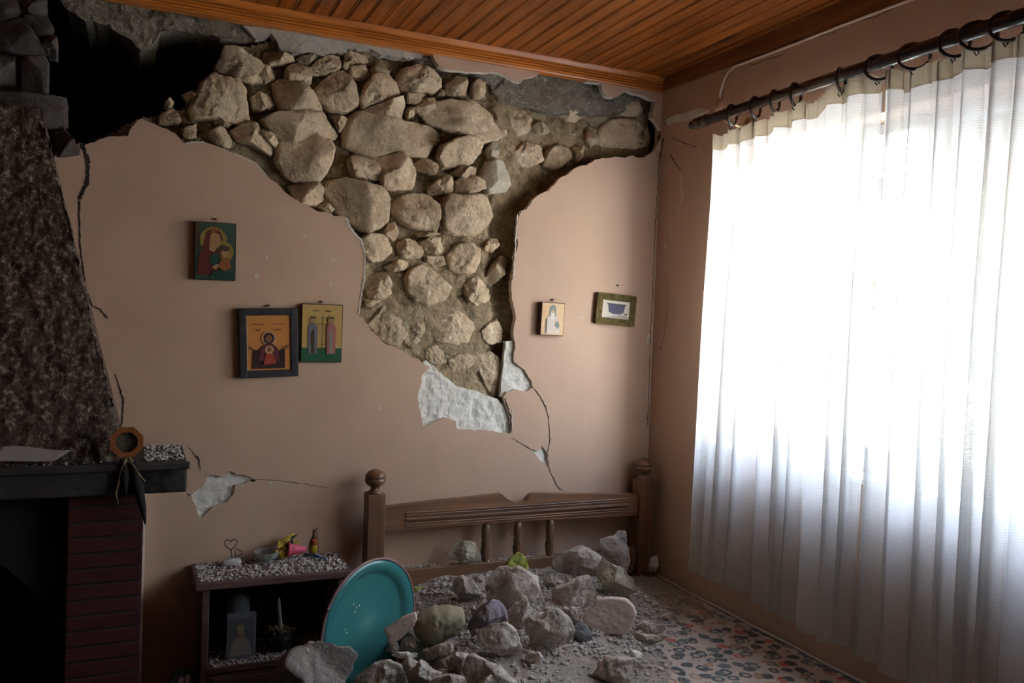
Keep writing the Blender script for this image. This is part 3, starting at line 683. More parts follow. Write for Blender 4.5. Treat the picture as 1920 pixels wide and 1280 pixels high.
# ================================================================ FIREPLACE
FX0, FX1, FY = -3.6, -1.965, -.35
fp = thing('fireplace', (-2.8, -.15, 0), 'fireplace with red brick jamb, dark mantel shelf and brown stucco hood', 'fireplace')
fm = MB().bbox((FX0, FY, .965), (FX1, -.001, 1.064), .006); fm.build('mantel_shelf', M['mantel'], fp)
MB().bbox((FX0, FY - .012, 1.040), (FX1 + .008, FY + .002, 1.064), .004).build('mantel_lip', mat('worn_slate_edge', (.075, .066, .06), .5, (.04, .035, .03), 20, .5), fp)
MB().bbox((-2.0885, -.05, .02), (-2.080, -.001, .96), .002).build('plaster_edge_strip', M['edge'], fp)
# brick jamb, courses 27 mm
bk = MB(); z = 0.0; bx0, bx1 = -2.302, -2.089; k = 0
bk.box((bx0 + .004, -.296, 0), (bx1 - .004, -.001, .965), 1)
while z < .95:
    bk.bbox((bx0, -.302, z + .004), (bx1, -.003, min(z + .046, .965)), .003, 0); z += .0485
bk.build('brick_jamb', None, fp, mats=[M['brick'], M['joint']])
bk = MB(); z = 0.0
bk.box((-3.5, -.296, 0), (-3.29, -.001, .965), 1)
while z < .95: bk.bbox((-3.505, -.302, z + .004), (-3.285, -.003, min(z + .046, .965)), .003, 0); z += .0485
bk.build('brick_jamb', None, fp, mats=[M['brick'], M['joint']])
# slate front plate with arched opening
arc = [(-2.79 + .50 * math.cos(a), .30 + .56 * math.sin(a)) for a in [math.pi * k / 28 for k in range(29)]]
ol = [(-3.288, 0), (-3.288, .965), (-2.300, .965), (-2.300, 0), (-2.29 - .0, 0)][:4]
ol = [(-3.288, .0), (-3.288, .965), (-2.300, .965), (-2.300, .0), (-2.312, .0)] + [(min(x, -2.31), z) for x, z in arc] + [(-3.28, 0.0)]
slab('arched_front_plate', ol, [], lambda u, v, d: Vector((u, -.23 + d, v)), .02, .08, M['plate'], flat('arch_lit_edge', (.26, .25, .24), .7), fp, disp=rough(.004, 9))  # paler edge colour paints in light catching the arch rim
MB().box((-3.29, -.02, 0), (-2.30, -.005, .965)).box((-3.29, -.21, .93), (-2.30, -.005, .96)).build('firebox', M['dark'], fp)
MB().box((FX0, -.345, -.0), (-2.0, -.001, .012)).build('hearth_slab', M['mantel'], fp)
# hood: tapering stucco breast
b0 = [(-3.45, -.30), (-2.147, -.30), (-2.147, -.001), (-3.45, -.001)]; t0 = [(-3.19, -.12), (-2.418, -.12), (-2.418, -.001), (-3.19, -.001)]
V = []; Fc = []; NX, NZ_ = 60, 150
def hoodpt(a, t, side):
    z = 1.064 + (2.165 - 1.064) * t
    if side == 0: p = Vector((b0[0][0] + (b0[1][0] - b0[0][0]) * a, -.30, 0)).lerp(Vector((t0[0][0] + (t0[1][0] - t0[0][0]) * a, -.12, 0)), t)
    else: p = Vector((-2.147, -.30 + .299 * a, 0)).lerp(Vector((-2.418, -.12 + .119 * a, 0)), t)
    p.z = z; n = noise.fractal(p * 26, 1, 2, 4) * .010 + (.5 - abs(noise.noise(p * 60))) * .009
    e_ = 1.0 if side == 0 else (1 - a)
    return p + Vector((n * (.3 if side == 0 else 1) * e_, -n * (1 if side == 0 else .3) * e_, 0))
for side, NXX in ((0, 190), (1, 40)):
    b = len(V)
    for i in range(NXX + 1):
        for j in range(NZ_ + 1): V.append(hoodpt(i / NXX, j / NZ_, side))
    for i in range(NXX):
        for j in range(NZ_): Fc.append((b+i*(NZ_+1)+j, b+(i+1)*(NZ_+1)+j, b+(i+1)*(NZ_+1)+j+1, b+i*(NZ_+1)+j+1))
n = len(V); V += [(-3.19, -.12, 2.16), (-2.418, -.12, 2.16), (-2.418, 0, 2.16), (-3.19, 0, 2.16), (-3.45, -.30, 1.064), (-3.45, 0, 1.064)]
Fc += [(n, n+1, n+2, n+3), (n, n+3, n+5, n+4)]
mesh_obj('stucco_hood', V, Fc, M['stucco'], fp)

# things on the mantel
pq = [PZ(0, 868, 1.066), PZ(104, 862, 1.066), PZ(137, 844, 1.066), PZ(12, 838, 1.066)]
pq[3] = PZ(12, 850, 1.066); pq[3].y = min(pq[3].y, -.305); pq[2] = Vector((pq[2].x, -.10, 1.0)); 
paper = [Vector((-2.56, -.345, 1.0655)), Vector((-2.345, -.330, 1.0655)), Vector((-2.30, -.305, 1.0655)), Vector((-2.53, -.302, 1.0655))]
paper = [PY(-30, 868, -.335), PY(104, 862, -.325), PY(135, 843, -.310), PY(0, 836, -.305)]
zz0 = min(p.z for p in paper)
V = []; n1 = 10
for i in range(n1 + 1):
    for j in range(n1 + 1):
        a = paper[0].lerp(paper[1], i / n1); b = paper[3].lerp(paper[2], i / n1); p = a.lerp(b, j / n1); p.z += .003 * math.sin(i * .6) ; V.append(p)
Fc = [(i*(n1+1)+j, (i+1)*(n1+1)+j, (i+1)*(n1+1)+j+1, i*(n1+1)+j+1) for i in range(n1) for j in range(n1)]
pp = mesh_obj('paper_sheet', V, Fc, flat('dusty_paper', (.34, .29, .265), .9), None)
so = pp.modifiers.new('thickness', 'SOLIDIFY'); so.thickness = .0012
tag(pp, 'loose dusty paper sheet leaning on the left end of the dark mantel', 'paper')
# octagonal ornament with hanging cords
c = PY(238, 828, -.352); q = thing('octagonal_ornament', c, 'amber octagonal wall ornament hanging over the mantel edge with dried cords', 'ornament')
def octring(r0, r1, y0, y1):
    v = []; f = []
    for r, y in ((r0, y0), (r1, y0), (r1, y1), (r0, y1)):
        for k in range(8): a = math.pi / 8 + k * math.pi / 4; v.append(c + Vector((r * math.cos(a), y, r * math.sin(a))))
    for s in range(4):
        for k in range(8): f.append((s*8+k, s*8+(k+1) % 8, ((s+1) % 4)*8+(k+1) % 8, ((s+1) % 4)*8+k))
    return v, f
MB().add(*octring(.033, .050, -.014, .006)).build('octagon_frame', mat('amber_wood', (.36, .12, .035), .3, (.24, .075, .025), 20, spec=.5), q)
MB().lathe([(.0, .0), (.034, .0), (.034, .004), (0, .004)], c, 'y', 8).build('dial', mat('mottled_dial', (.16, .13, .09), .5, (.05, .05, .04), 60, .4), q)
MB().tube([c + Vector(p) for p in [(0, -.012, -.045), (-.012, -.016, -.08), (-.02, -.014, -.12), (-.028, -.012, -.16), (-.02, -.01, -.19)]], [.006, .005, .004, .004, .002], 8).tube([c + Vector(p) for p in [(.004, -.012, -.045), (.02, -.016, -.07), (.035, -.014, -.10), (.055, -.012, -.125)]], [.006, .005, .004, .002], 8).build('dried_cord', mat('straw_cord', (.26, .19, .11), .9, (.14, .10, .06), 60), q, True)
MB().tube([c + Vector(p) for p in [(.02, -.010, -.06), (.035, -.006, -.14), (.05, -.006, -.21), (.058, -.005, -.26)]], [.01, .016, .010, .002], 8).tube([c + Vector(p) for p in [(-.01, -.008, -.05), (-.005, -.01, -.11), (.0, -.008, -.17)]], [.01, .015, .004], 8).build('dark_ribbon', flat('dark_ribbon', (.02, .016, .015), .9), q, True)

# ================================================================ PEBBLES helper
def pebbles(name, fn, n, smin, smax, label, seed, matl=None, sink=.3):
    rn = random.Random(seed); mb = MB()
    ico = bmesh.new(); bmesh.ops.create_icosphere(ico, subdivisions=1, radius=1); iv = [v.co.copy() for v in ico.verts]; ico.verts.index_update(); jf = [tuple(v.index for v in f.verts) for f in ico.faces]; ico.free()
    for _ in range(n):
        p = fn(rn)
        if p is None: continue
        s = smin + (smax - smin) * rn.random() ** 3
        sx, sy, sz = s * rn.uniform(.7, 1.4), s * rn.uniform(.7, 1.4), s * rn.uniform(.5, .9)
        rot = Matrix.Rotation(rn.uniform(0, 6.28), 3, 'Z') @ Matrix.Rotation(rn.uniform(-.5, .5), 3, 'X')
        vv = [p + rot @ Vector((v.x * sx * rn.uniform(.75, 1.2), v.y * sy * rn.uniform(.75, 1.2), v.z * sz)) + Vector((0, 0, sz * (1 - sink))) for v in iv]
        mb.add(vv, jf)
    o = mb.build(name, matl or M['pebble']); tag(o, label, 'rubble', kind='stuff'); return o
pebbles('mantel_grit', lambda r: Vector((r.uniform(-2.09, -1.975), r.uniform(-.33, -.01), 1.064)), 420, .002, .007, 'gravelly grit on the right end of the dark mantel', 3, sink=.3)
pebbles('mantel_grit', lambda r: Vector((r.uniform(-2.5, -2.12), r.uniform(-.345, -.31), 1.064)), 60, .0015, .005, 'sparse grit along the front edge of the mantel by the paper', 4)

# ================================================================ NIGHTSTAND
nx0, nx1, ny0 = -1.925, -1.398, -.25
ns = thing('nightstand', (-1.66, -.12, 0), 'open dark wooden nightstand covered in plaster dust left of the bed', 'nightstand')
MB().bbox((nx0, ny0, .608), (nx1, -.004, .635), .005).build('top', M['nightwood'], ns)
MB().bbox((-1.902, -.235, 0), (-1.878, -.004, .608), .003).build('side_panel', M['nightwood'], ns)
MB().bbox((-1.445, -.235, 0), (-1.421, -.004, .608), .003).build('side_panel', M['nightwood'], ns)
MB().bbox((-1.878, -.240, .318), (-1.445, -.012, .340), .003).build('shelf', M['nightwood'], ns)
MB().box((-1.878, -.012, .05), (-1.445, -.004, .608)).build('back_panel', flat('dark_backing', (.03, .02, .018), .9), ns)
dr = MB().bbox((-1.876, -.236, .18), (-1.447, -.216, .314), .004).bbox((-1.86, -.240, .195), (-1.463, -.235, .30), .002).build('drawer_front', M['nightwood'], ns)
pebbles('nightstand_grit', lambda r: Vector((r.uniform(nx0 + .012, nx1 - .012), r.uniform(ny0 + .012, -.012), .635)), 2100, .0016, .0062, 'plaster grit covering the top of the nightstand', 5)
pebbles('nightstand_grit', lambda r: Vector((r.uniform(-1.87, -1.45), -.235 + .20 * r.random() ** 1.8, .340)), 1100, .0016, .0065, 'plaster grit covering the inner shelf of the nightstand', 6)

# on the nightstand
zt = .637
hp = Vector((-1.793, -.100, zt)); hp = PZ(434, 1059, zt)
h_ = thing('heart_ornament', hp, 'wire double heart standing on a white pebble base on the nightstand', 'ornament')
v, f = rock_geo([(-.034, 0), (-.030, -.010), (.028, -.010), (.034, 0), (.030, .011), (0, .014), (-.030, .009)], hp + Vector((0, 0, .010)), Vector((1, 0, 0)), Vector((0, 0, 1)), Vector((0, -1, 0)), .018, 5, cuts=0, amp=.0015)
mesh_obj('pebble_base', v, f, flat('white_pebble', (.50, .48, .46), .6), h_)
def heart(cx, cz, s, rotz=0):
    pts = []
    for k in range(28):
        a = 2 * math.pi * k / 28; x = 16 * math.sin(a) ** 3; z = 13 * math.cos(a) - 5 * math.cos(2 * a) - 2 * math.cos(3 * a) - math.cos(4 * a)
        pts.append(hp + Vector((cx + x * s * math.cos(rotz) - z * s * math.sin(rotz), 0, cz + x * s * math.sin(rotz) + z * s * math.cos(rotz))))
    return pts
MB().tube(heart(-.004, .075, .0014), .0020, 6, True).tube(heart(.022, .043, .0009, -.5), .0018, 6, True).tube([hp + Vector(p) for p in [(-.003, 0, .054), (.0, 0, .035), (.004, 0, .015)]], .002, 6).tube([hp + Vector(p) for p in [(.016, 0, .032), (.01, 0, .025), (.006, 0, .015)]], .002, 6).build('wire_hearts', flat('rusty_wire', (.10, .055, .045), .5), h_, True)
# glass bowl
bp = PZ(500, 1053, zt)
clearg = bpy.data.materials.new('clear_glass'); clearg.use_nodes = True; t_ = clearg.node_tree; t_.nodes.clear()
oo = t_.nodes.new('ShaderNodeOutputMaterial'); a1 = t_.nodes.new('ShaderNodeBsdfTransparent'); a2 = t_.nodes.new('ShaderNodeBsdfGlossy'); a3 = t_.nodes.new('ShaderNodeMixShader'); a2.inputs[1].default_value = .08; a1.inputs[0].default_value = (.82, .86, .84, 1); a3.inputs[0].default_value = .28; a2.inputs[0].default_value = (1, 1, 1, 1)
t_.links.new(a1.outputs[0], a3.inputs[1]); t_.links.new(a2.outputs[0], a3.inputs[2]); t_.links.new(a3.outputs[0], oo.inputs[0])
CG = mat('pressed_glass', (.50, .53, .50), .12, (.30, .32, .30), 60, .6, spec=.9); CG.node_tree.nodes['Principled BSDF'].inputs['Alpha'].default_value = .55
gb = MB().lathe([(.022, 0), (.024, .006), (.018, .012), (.040, .018), (.048, .040), (.0445, .040), (.036, .020), (0, .016)], bp, 'z', 10).build('glass_bowl', CG, None, loc=bp)
tag(gb, 'small faceted clear glass bowl on the nightstand beside the gold flowers', 'bowl')
# flower bunch with pink wrap
fpz = PZ(548, 1048, zt); fl = thing('flower_bouquet', fpz, 'bouquet of gold flowers in pink wrap lying on the nightstand', 'flowers')
v, f = [], []
MB().lathe([(.004, 0), (.012, .004), (.016, .03), (.026, .062), (.030, .068)], (0, 0, 0), 'z', 14, rot=Matrix.Rotation(math.radians(-84), 3, 'Y')).build('pink_wrap', mat('pink_wrap', (.62, .10, .16), .45, (.45, .05, .09), 40), fl, True).location = (.050, .0, .032)
rn = random.Random(4); fm1 = MB()
for _ in range(46):
    p = fpz + Vector((rn.gauss(-.026, .018), rn.gauss(0, .012), abs(rn.gauss(.035, .022)) + .006)); s = rn.uniform(.007, .014)
    for k in range(5):
        a = k * 1.256 + rn.random(); d = Vector((math.cos(a), rn.uniform(-.5, .5), math.sin(a))) * s; o2 = d.orthogonal().normalized() * s * .5
        fm1.add([p, p + d * .6 + o2, p + d * 1.2, p + d * .6 - o2], [(0, 1, 2, 3)])
fm1.build('gold_petals', mat('gold_petal', (.62, .42, .05), .5, (.35, .20, .03), 90), fl)
MB().tube([fpz + Vector(p) for p in [(.0, -.004, .02), (-.02, -.004, .05), (.002, 0, .085), (.012, 0, .092)]], .006, 8).tube([fpz + Vector(p) for p in [(-.02, -.006, .03), (-.005, -.006, .055), (-.001, -.004, .07)]], .006, 8).build('dark_leaves', flat('dark_leaf', (.03, .045, .03), .6), fl, True)
MB().tube([fpz + Vector(p) for p in [(-.055, -.006, .055), (-.03, -.006, .078), (-.004, -.004, .092), (.008, -.004, .094)]], [.003, .005, .005, .003], 6).build('gold_ribbon', flat('gold_ribbon', (.55, .42, .05), .35), fl, True)
# small glass bottle figurine
kp = PZ(588, 1036, zt); kb = thing('painted_bottle', kp, 'slim painted bottle with red and yellow bands behind the blue pen', 'bottle')
MB().lathe([(.012, 0), (.013, .004), (.013, .030), (.012, .032)], kp, 'z', 14).build('yellow_base', flat('yellow_paint', (.55, .42, .03), .4), kb, True)
MB().lathe([(.012, .032), (.012, .05), (.009, .056)], kp, 'z', 14).build('red_body', flat('red_paint', (.55, .10, .04), .4), kb, True)
MB().lathe([(.009, .056), (.005, .072), (.006, .084), (.003, .09)], kp, 'z', 14).tube([kp + Vector(p) for p in [(-.022, 0, .01), (-.012, 0, .05), (.0, 0, .082), (.01, 0, .095)]], .0018, 5).tube([kp + Vector(p) for p in [(.018, 0, .0), (.016, 0, .05), (.006, 0, .088), (.018, 0, .094)]], .0016, 5).build('wire_neck', flat('brown_wire', (.16, .08, .05), .5), kb, True)
pa, pb = PZ(571, 1038, zt + .006), PZ(612, 1048, zt + .006)
pen = thing('pen', pa, 'blue pen lying on the dusty nightstand below the painted bottle', 'pen')
MB().tube([pa, pa.lerp(pb, .5) + Vector((0, 0, .003)), pb], [.0035, .005, .0022], 8).build('barrel', flat('blue_plastic', (.02, .14, .36), .35), pen, True)
MB().tube([pa + Vector((-.008, .003, 0)), pa], [.003, .0036], 8).build('cap_tip', flat('pale_tip', (.55, .5, .48), .5), pen, True)
rp_ = PZ(470, 1056, zt); rg = MB().tube([rp_ + Vector((.016 * math.cos(a), .010 * math.sin(a), .006)) for a in [k * math.pi / 8 for k in range(16)]], .0045, 6, True).build('brown_ring', flat('brown_leather', (.09, .045, .035), .6), None, True, loc=rp_)
tag(rg, 'small brown ring-shaped band between the heart ornament and glass bowl', 'band')

# inside the nightstand
ap = Vector((-1.775, -.19, .342)); ab = thing('acrylic_photo_block', ap, 'clear block with a small figure picture on the nightstand shelf', 'photo block')
a_l = PY(424, 1222, -.19); a_r = PY(479, 1216, -.19); a_t = PY(428, 1138, -.19)
hB = .155; wB = a_r.x - a_l.x
MB().bbox((a_l.x, -.19, .341), (a_r.x, -.165, .341 + hB), .002).build('clear_block', mat('frosted_acrylic', (.22, .24, .28), .12, (.14, .15, .18), 14, spec=.8), ab)
def pictri(x0, x1, z0, z1, y, shapes, mats):
    mb = MB()
    for k, (mi, pts) in enumerate(shapes):
        mb.add([(x0 + (x1 - x0) * u, y - .0004 * (k + 1), z0 + (z1 - z0) * v) for u, v in pts], [tuple(range(len(pts)))], mi)
    return mb
def ell(cx, cy, rx, ry, n=16): return [(cx + rx * math.cos(2*math.pi*k/n), cy + ry * math.sin(2*math.pi*k/n)) for k in range(n)]
COLS = {}
def pc(name, c, r=.55):
    if name not in COLS: COLS[name] = mat(name, c, r, tuple(x * .75 for x in c), 90, .6)
    return COLS[name]
def rectp(a, b, c, d): return [(a, b), (c, b), (c, d), (a, d)]
mb = pictri(a_l.x, a_r.x, .341, .341 + hB, -.1905, [(0, rectp(.08, .06, .92, .90)), (1, [(.1, .07), (.9, .07), (.78, .38), (.62, .5), (.34, .5), (.2, .4)]), (2, ell(.48, .58, .13, .12)), (3, ell(.46, .68, .14, .10)), (4, rectp(.12, .1, .88, .14))], None)
mb.build('picture', None, ab, mats=[pc('pic_grey', (.13, .14, .17)), pc('pic_robe', (.32, .32, .27)), pc('pic_face', (.36, .20, .17)), pc('pic_hair', (.36, .30, .14)), pc('pic_white', (.4, .4, .4))])
gd = MB().lathe([(.040, 0), (.042, .10), (.040, .17), (.034, .20), (.020, .222), (.008, .232), (.006, .238)], (a_l.x + .045, -.105, .341), 'z', 20).build('domed_jar', mat('dusty_glass', (.22, .22, .23), .4, (.12, .12, .13), 30), None, True, loc=(a_l.x + .045, -.105, .341))
tag(gd, 'grey dusty domed glass jar behind the picture block on the shelf', 'jar')
cpx = PY(526, 1180, -.16); pb_ = Vector((cpx.x, -.15, .341)); pot = thing('potted_candle', pb_, 'dark pot of gold dried flowers with a pale taper candle on the shelf', 'candle')
MB().lathe([(.022, 0), (.036, .012), (.044, .034), (.042, .050), (.036, .056)], pb_, 'z', 18).build('pot', flat('black_pot', (.015, .016, .014), .4), pot, True)
MB().tube([pb_ + Vector(p) for p in [(.004, 0, .05), (0, 0, .10), (-.006, 0, .155), (-.008, 0, .185)]], [.008, .0075, .0065, .005], 10).build('taper_candle', flat('pale_wax', (.36, .37, .31), .6), pot, True)
rn = random.Random(9); fm1 = MB()
for _ in range(120):
    a = rn.uniform(0, 6.28); r = rn.uniform(.01, .050); p = pb_ + Vector((r * math.cos(a), r * math.sin(a) * .8, .058 + .022 * (1 - r / .05) + rn.uniform(0, .012))); s = rn.uniform(.005, .010)
    d = Vector((rn.uniform(-1, 1), rn.uniform(-1, 1), rn.uniform(.2, 1))).normalized() * s; o2 = d.orthogonal().normalized() * s * .4
    fm1.add([p, p + d * .6 + o2, p + d * 1.2, p + d * .6 - o2], [(0, 1, 2, 3)])
fm1.build('dried_flowers', mat('dried_gold', (.40, .26, .10), .6, (.22, .15, .09), 120), pot)
# small round picture by the fireplace foot
rc = PY(345, 1282, -.22); rf = thing('round_framed_photo', rc, 'small round dark framed photo standing low between fireplace and nightstand', 'picture frame')
rt = [rc + Vector((.048 * math.cos(a), 0, .052 * math.sin(a))) for a in [k * math.pi / 12 for k in range(24)]]
MB().tube(rt, .005, 8, True).build('round_frame', flat('black_gloss', (.03, .025, .022), .2, spec=.6), rf, True)
mb = pictri(rc.x - .046, rc.x + .046, rc.z - .05, rc.z + .05, rc.y, [(0, ell(.5, .5, .5, .5, 24)), (1, ell(.4, .62, .1, .14)), (1, ell(.62, .66, .1, .16)), (2, ell(.5, .3, .34, .24))], None)
mb.build('photo', None, rf, mats=[pc('pic_dark', (.05, .04, .04)), pc('pic_skin', (.45, .27, .22)), pc('pic_shirt', (.2, .15, .14))])
MB().box((rc.x - .03, rc.y + .004, .345 if rc.z > .4 else 0), (rc.x + .03, rc.y + .02, rc.z)).build('stand', flat('dark_stand', (.02, .018, .016), .8), rf)

# ================================================================ ICONS
def icon(name, quad, label, cat, thick, shapes, cols, frame=None, inner=None, y0=-.001, nail=None):
    q3 = [PY(x, y, -thick) for x, y in quad]   # tl,tr,br,bl
    c = sum(q3, Vector()) / 4; ux = ((q3[1] - q3[0]) + (q3[2] - q3[3])) / 2; uz = ((q3[0] - q3[3]) + (q3[1] - q3[2])) / 2
    w, h = ux.length, uz.length; ang = math.atan2(ux.z, ux.x)
    o = thing(name, (c.x, y0, c.z), label, cat)
    rot = Matrix.Rotation(-ang, 3, 'Y')
    def put(mb, nm, mt, mats=None):
        mb.v = [rot @ v + Vector((c.x, 0, c.z)) for v in mb.v]; return mb.build(nm, mt, o, mats=mats)
    put(MB().bbox((-w/2, -thick, -h/2), (w/2, y0, h/2), .002), 'panel', cols[0] if not frame else frame)
    iw, ih = (w/2 - .003, h/2 - .003) if not inner else (w/2 * inner, h/2 * (1 - (1 - inner) * w / h))
    if frame and inner:
        fm = MB(); t = .006
        for a, b in (((-w/2, -thick - t, -h/2), (-iw, -thick, h/2)), ((iw, -thick - t, -h/2), (w/2, -thick, h/2)), ((-iw, -thick - t, ih), (iw, -thick, h/2)), ((-iw, -thick - t, -h/2), (iw, -thick, -ih))): fm.bbox(a, b, .003)
        put(fm, 'frame', frame)
    put(pictri(-iw, iw, -ih, ih, -thick - .0004, shapes, None), 'painting', None, cols[1:])
    if nail: MB().lathe([(.0, -.012), (.004, -.011), (.004, 0)], PY(*nail, 0), 'y', 8).build('nail', flat('nail_metal', (.06, .05, .045), .5), o)
    return o
dk = flat('dark_panel_wood', (.035, .022, .018), .7)
full = rectp(0, 0, 1, 1)
icon('icon', [(366, 415), (444, 419), (441, 527), (363, 523)], 'dark green icon of a red-veiled mother and child, highest of the pictures', 'icon', .022,
 [(0, full), (6, rectp(0, .55, .1, 1)), (1, ell(.45, .70, .34, .24, 24)), (1, ell(.76, .50, .20, .17, 20)), (2, [(.04, .08), (.10, .40), (.20, .64), (.26, .84), (.44, .90), (.62, .84), (.68, .72), (.58, .62), (.60, .45), (.62, .2), (.5, .05)]), (3, [(.34, .52), (.36, .78), (.46, .84), (.60, .80), (.64, .70), (.60, .60), (.52, .54), (.46, .48)]), (4, [(.36, .80), (.38, .88), (.45, .93), (.52, .88), (.58, .93), (.62, .84), (.5, .86)]), (5, [(.34, .30), (.42, .46), (.54, .48), (.62, .36), (.52, .22)]), (3, ell(.74, .48, .10, .085)), (6, ell(.75, .56, .12, .05)), (4, [(.60, .30), (.70, .40), (.86, .38), (.90, .22), (.74, .14), (.62, .20)]), (3, [(.40, .22), (.56, .28), (.62, .24), (.5, .17)]), (5, [(.36, .04), (.46, .14), (.7, .16), (.94, .12), (.94, .02), (.4, .02)])],
 [dk, pc('ic_green', (.045, .085, .055)), pc('ic_halo', (.28, .20, .04)), pc('ic_maroon', (.13, .025, .02)), pc('ic_skin', (.40, .22, .09)), pc('ic_orange', (.30, .10, .03)), pc('ic_dgreen', (.02, .07, .05)), pc('ic_brown', (.09, .05, .03))], nail=(404, 411))
M['bluefr'] = mat('chipped_dark_frame', (.018, .018, .024), .5, (.05, .04, .04), 40, .5, .5, 60)
icon('icon', [(447, 578), (557, 577), (560, 705), (450, 709)], 'large orange icon of a robed figure with raised hands in wide dark frame', 'icon', .020,
 [(0, full), (3, rectp(.0, .0, .015, 1)), (3, rectp(.985, .0, 1, 1)), (5, rectp(.12, .83, .38, .85)), (5, rectp(.56, .83, .88, .85)), (5, rectp(.2, .72, .3, .755)), (5, rectp(.64, .72, .78, .755)), (6, ell(.50, .58, .17, .13, 24)), (1, [(.12, .03), (.14, .38), (.30, .36), (.38, .44), (.62, .44), (.70, .36), (.86, .38), (.86, .03)]), (1, ell(.50, .58, .12, .105, 20)), (4, ell(.50, .575, .075, .07)), (2, [(.26, .18), (.30, .40), (.42, .48), (.58, .48), (.70, .40), (.74, .18), (.5, .10)]), (4, [(.02, .42), (.06, .45), (.16, .39), (.13, .36)]), (4, [(.98, .44), (.93, .46), (.84, .39), (.87, .36)]), (6, ell(.50, .37, .10, .08)), (4, ell(.50, .38, .05, .045)), (7, [(.36, .10), (.42, .30), (.58, .30), (.66, .12)])],
 [M['bluefr'], pc('ic_orangebg', (.62, .25, .06)), pc('ic_darkrobe', (.045, .018, .02)), pc('ic_robe', (.14, .03, .04)), pc('ic_cream', (.62, .46, .26)), pc('ic_dskin', (.24, .10, .05)), pc('ic_text', (.30, .12, .04)), pc('ic_rim', (.52, .28, .16)), pc('ic_red', (.40, .06, .03))], frame=M['bluefr'], inner=.745, nail=(503, 573))
figs = []
def saint(cx, robe, over): return [(6, ell(cx, .74, .10, .07)), (robe, [(cx - .10, .14), (cx - .12, .60), (cx - .05, .68), (cx + .05, .68), (cx + .12, .60), (cx + .11, .14)]), (over, [(cx - .03, .14), (cx - .06, .50), (cx + .03, .60), (cx + .05, .14)]), (4, ell(cx, .735, .045, .04)), (5, [(cx - .05, .76), (cx - .05, .80), (cx, .78), (cx + .05, .80), (cx + .05, .76)])]
icon('icon', [(566, 569), (644, 571), (640, 680), (563, 678)], 'gold icon of two standing crowned figures holding a tall thin cross', 'icon', .020,
 [(0, full), (1, rectp(0, 0, 1, .24)), (5, rectp(.25, .885, .42, .90)), (5, rectp(.56, .885, .72, .90))] + saint(.27, 2, 5) + saint(.73, 3, 7) + [(5, rectp(.488, .10, .505, .82)), (5, rectp(.36, .66, .64, .672)), (5, rectp(.44, .76, .56, .77)), (5, rectp(.45, .30, .55, .31))],
 [dk, pc('ic_goldbg', (.52, .33, .10)), pc('ic_grass', (.02, .11, .05)), pc('ic_bluegrey', (.16, .15, .17)), pc('ic_pink', (.40, .14, .12)), pc('ic_skin2', (.36, .22, .12)), pc('ic_line', (.07, .04, .02)), pc('ic_halo2', (.44, .28, .08)), pc('ic_grey2', (.30, .24, .2))], nail=(602, 566))
icon('icon', [(1016, 565), (1059, 569), (1057, 630), (1013, 628)], 'small icon of a white-bearded monk left of the ornate gold frame', 'icon', .030,
 [(0, full), (1, rectp(.04, .52, .14, .9)), (2, ell(.48, .78, .20, .14, 20)), (3, [(.14, .04), (.22, .52), (.34, .66), (.46, .72), (.60, .66), (.74, .52), (.86, .04)]), (5, [(.32, .56), (.34, .86), (.42, .94), (.54, .94), (.62, .86), (.64, .56), (.5, .70)]), (4, ell(.48, .72, .09, .09)), (6, [(.38, .70), (.46, .40), (.58, .68)]), (5, [(.60, .30), (.66, .46), (.80, .36), (.78, .2)]), (7, rectp(.2, .04, .24, .5))],
 [flat('icon_side_wood', (.06, .03, .028), .6), pc('ic_peach', (.72, .48, .26)), pc('ic_peach2', (.78, .42, .2)), pc('ic_halo3', (.78, .60, .38)), pc('ic_whiterobe', (.66, .54, .46)), pc('ic_skin3', (.55, .36, .22)), pc('ic_greyhood', (.22, .24, .20)), pc('ic_beard', (.70, .64, .55)), pc('ic_thin', (.2, .14, .1))], nail=(1035, 562))
M['ornate'] = mat('ornate_gilt', (.30, .20, .06), .4, (.07, .07, .035), 70, .4, 1.0, 160, 4, metal=.3, dist=.01)
icon('framed_picture', [(1120, 547), (1194, 556), (1188, 613), (1116, 606)], 'small picture of a dark violet pot in ornate gilt frame near the corner', 'picture', .018,
 [(0, full), (1, [(.1, .02), (.45, .14), (.7, .22), (.98, .12), (.98, .02)]), (2, [(.20, .76), (.24, .34), (.40, .24), (.66, .24), (.78, .36), (.82, .76)]), (3, [(.14, .80), (.16, .84), (.84, .84), (.86, .78), (.78, .74), (.22, .76)]), (4, [(.78, .3), (.9, .34), (.94, .28), (.84, .2)])],
 [M['ornate'], pc('fp_cream', (.62, .52, .42)), pc('fp_stone', (.35, .32, .26)), pc('fp_violet', (.06, .05, .10)), pc('fp_dark', (.05, .045, .05)), pc('fp_red', (.20, .07, .05))], frame=M['ornate'], inner=.70, nail=(1157, 535))
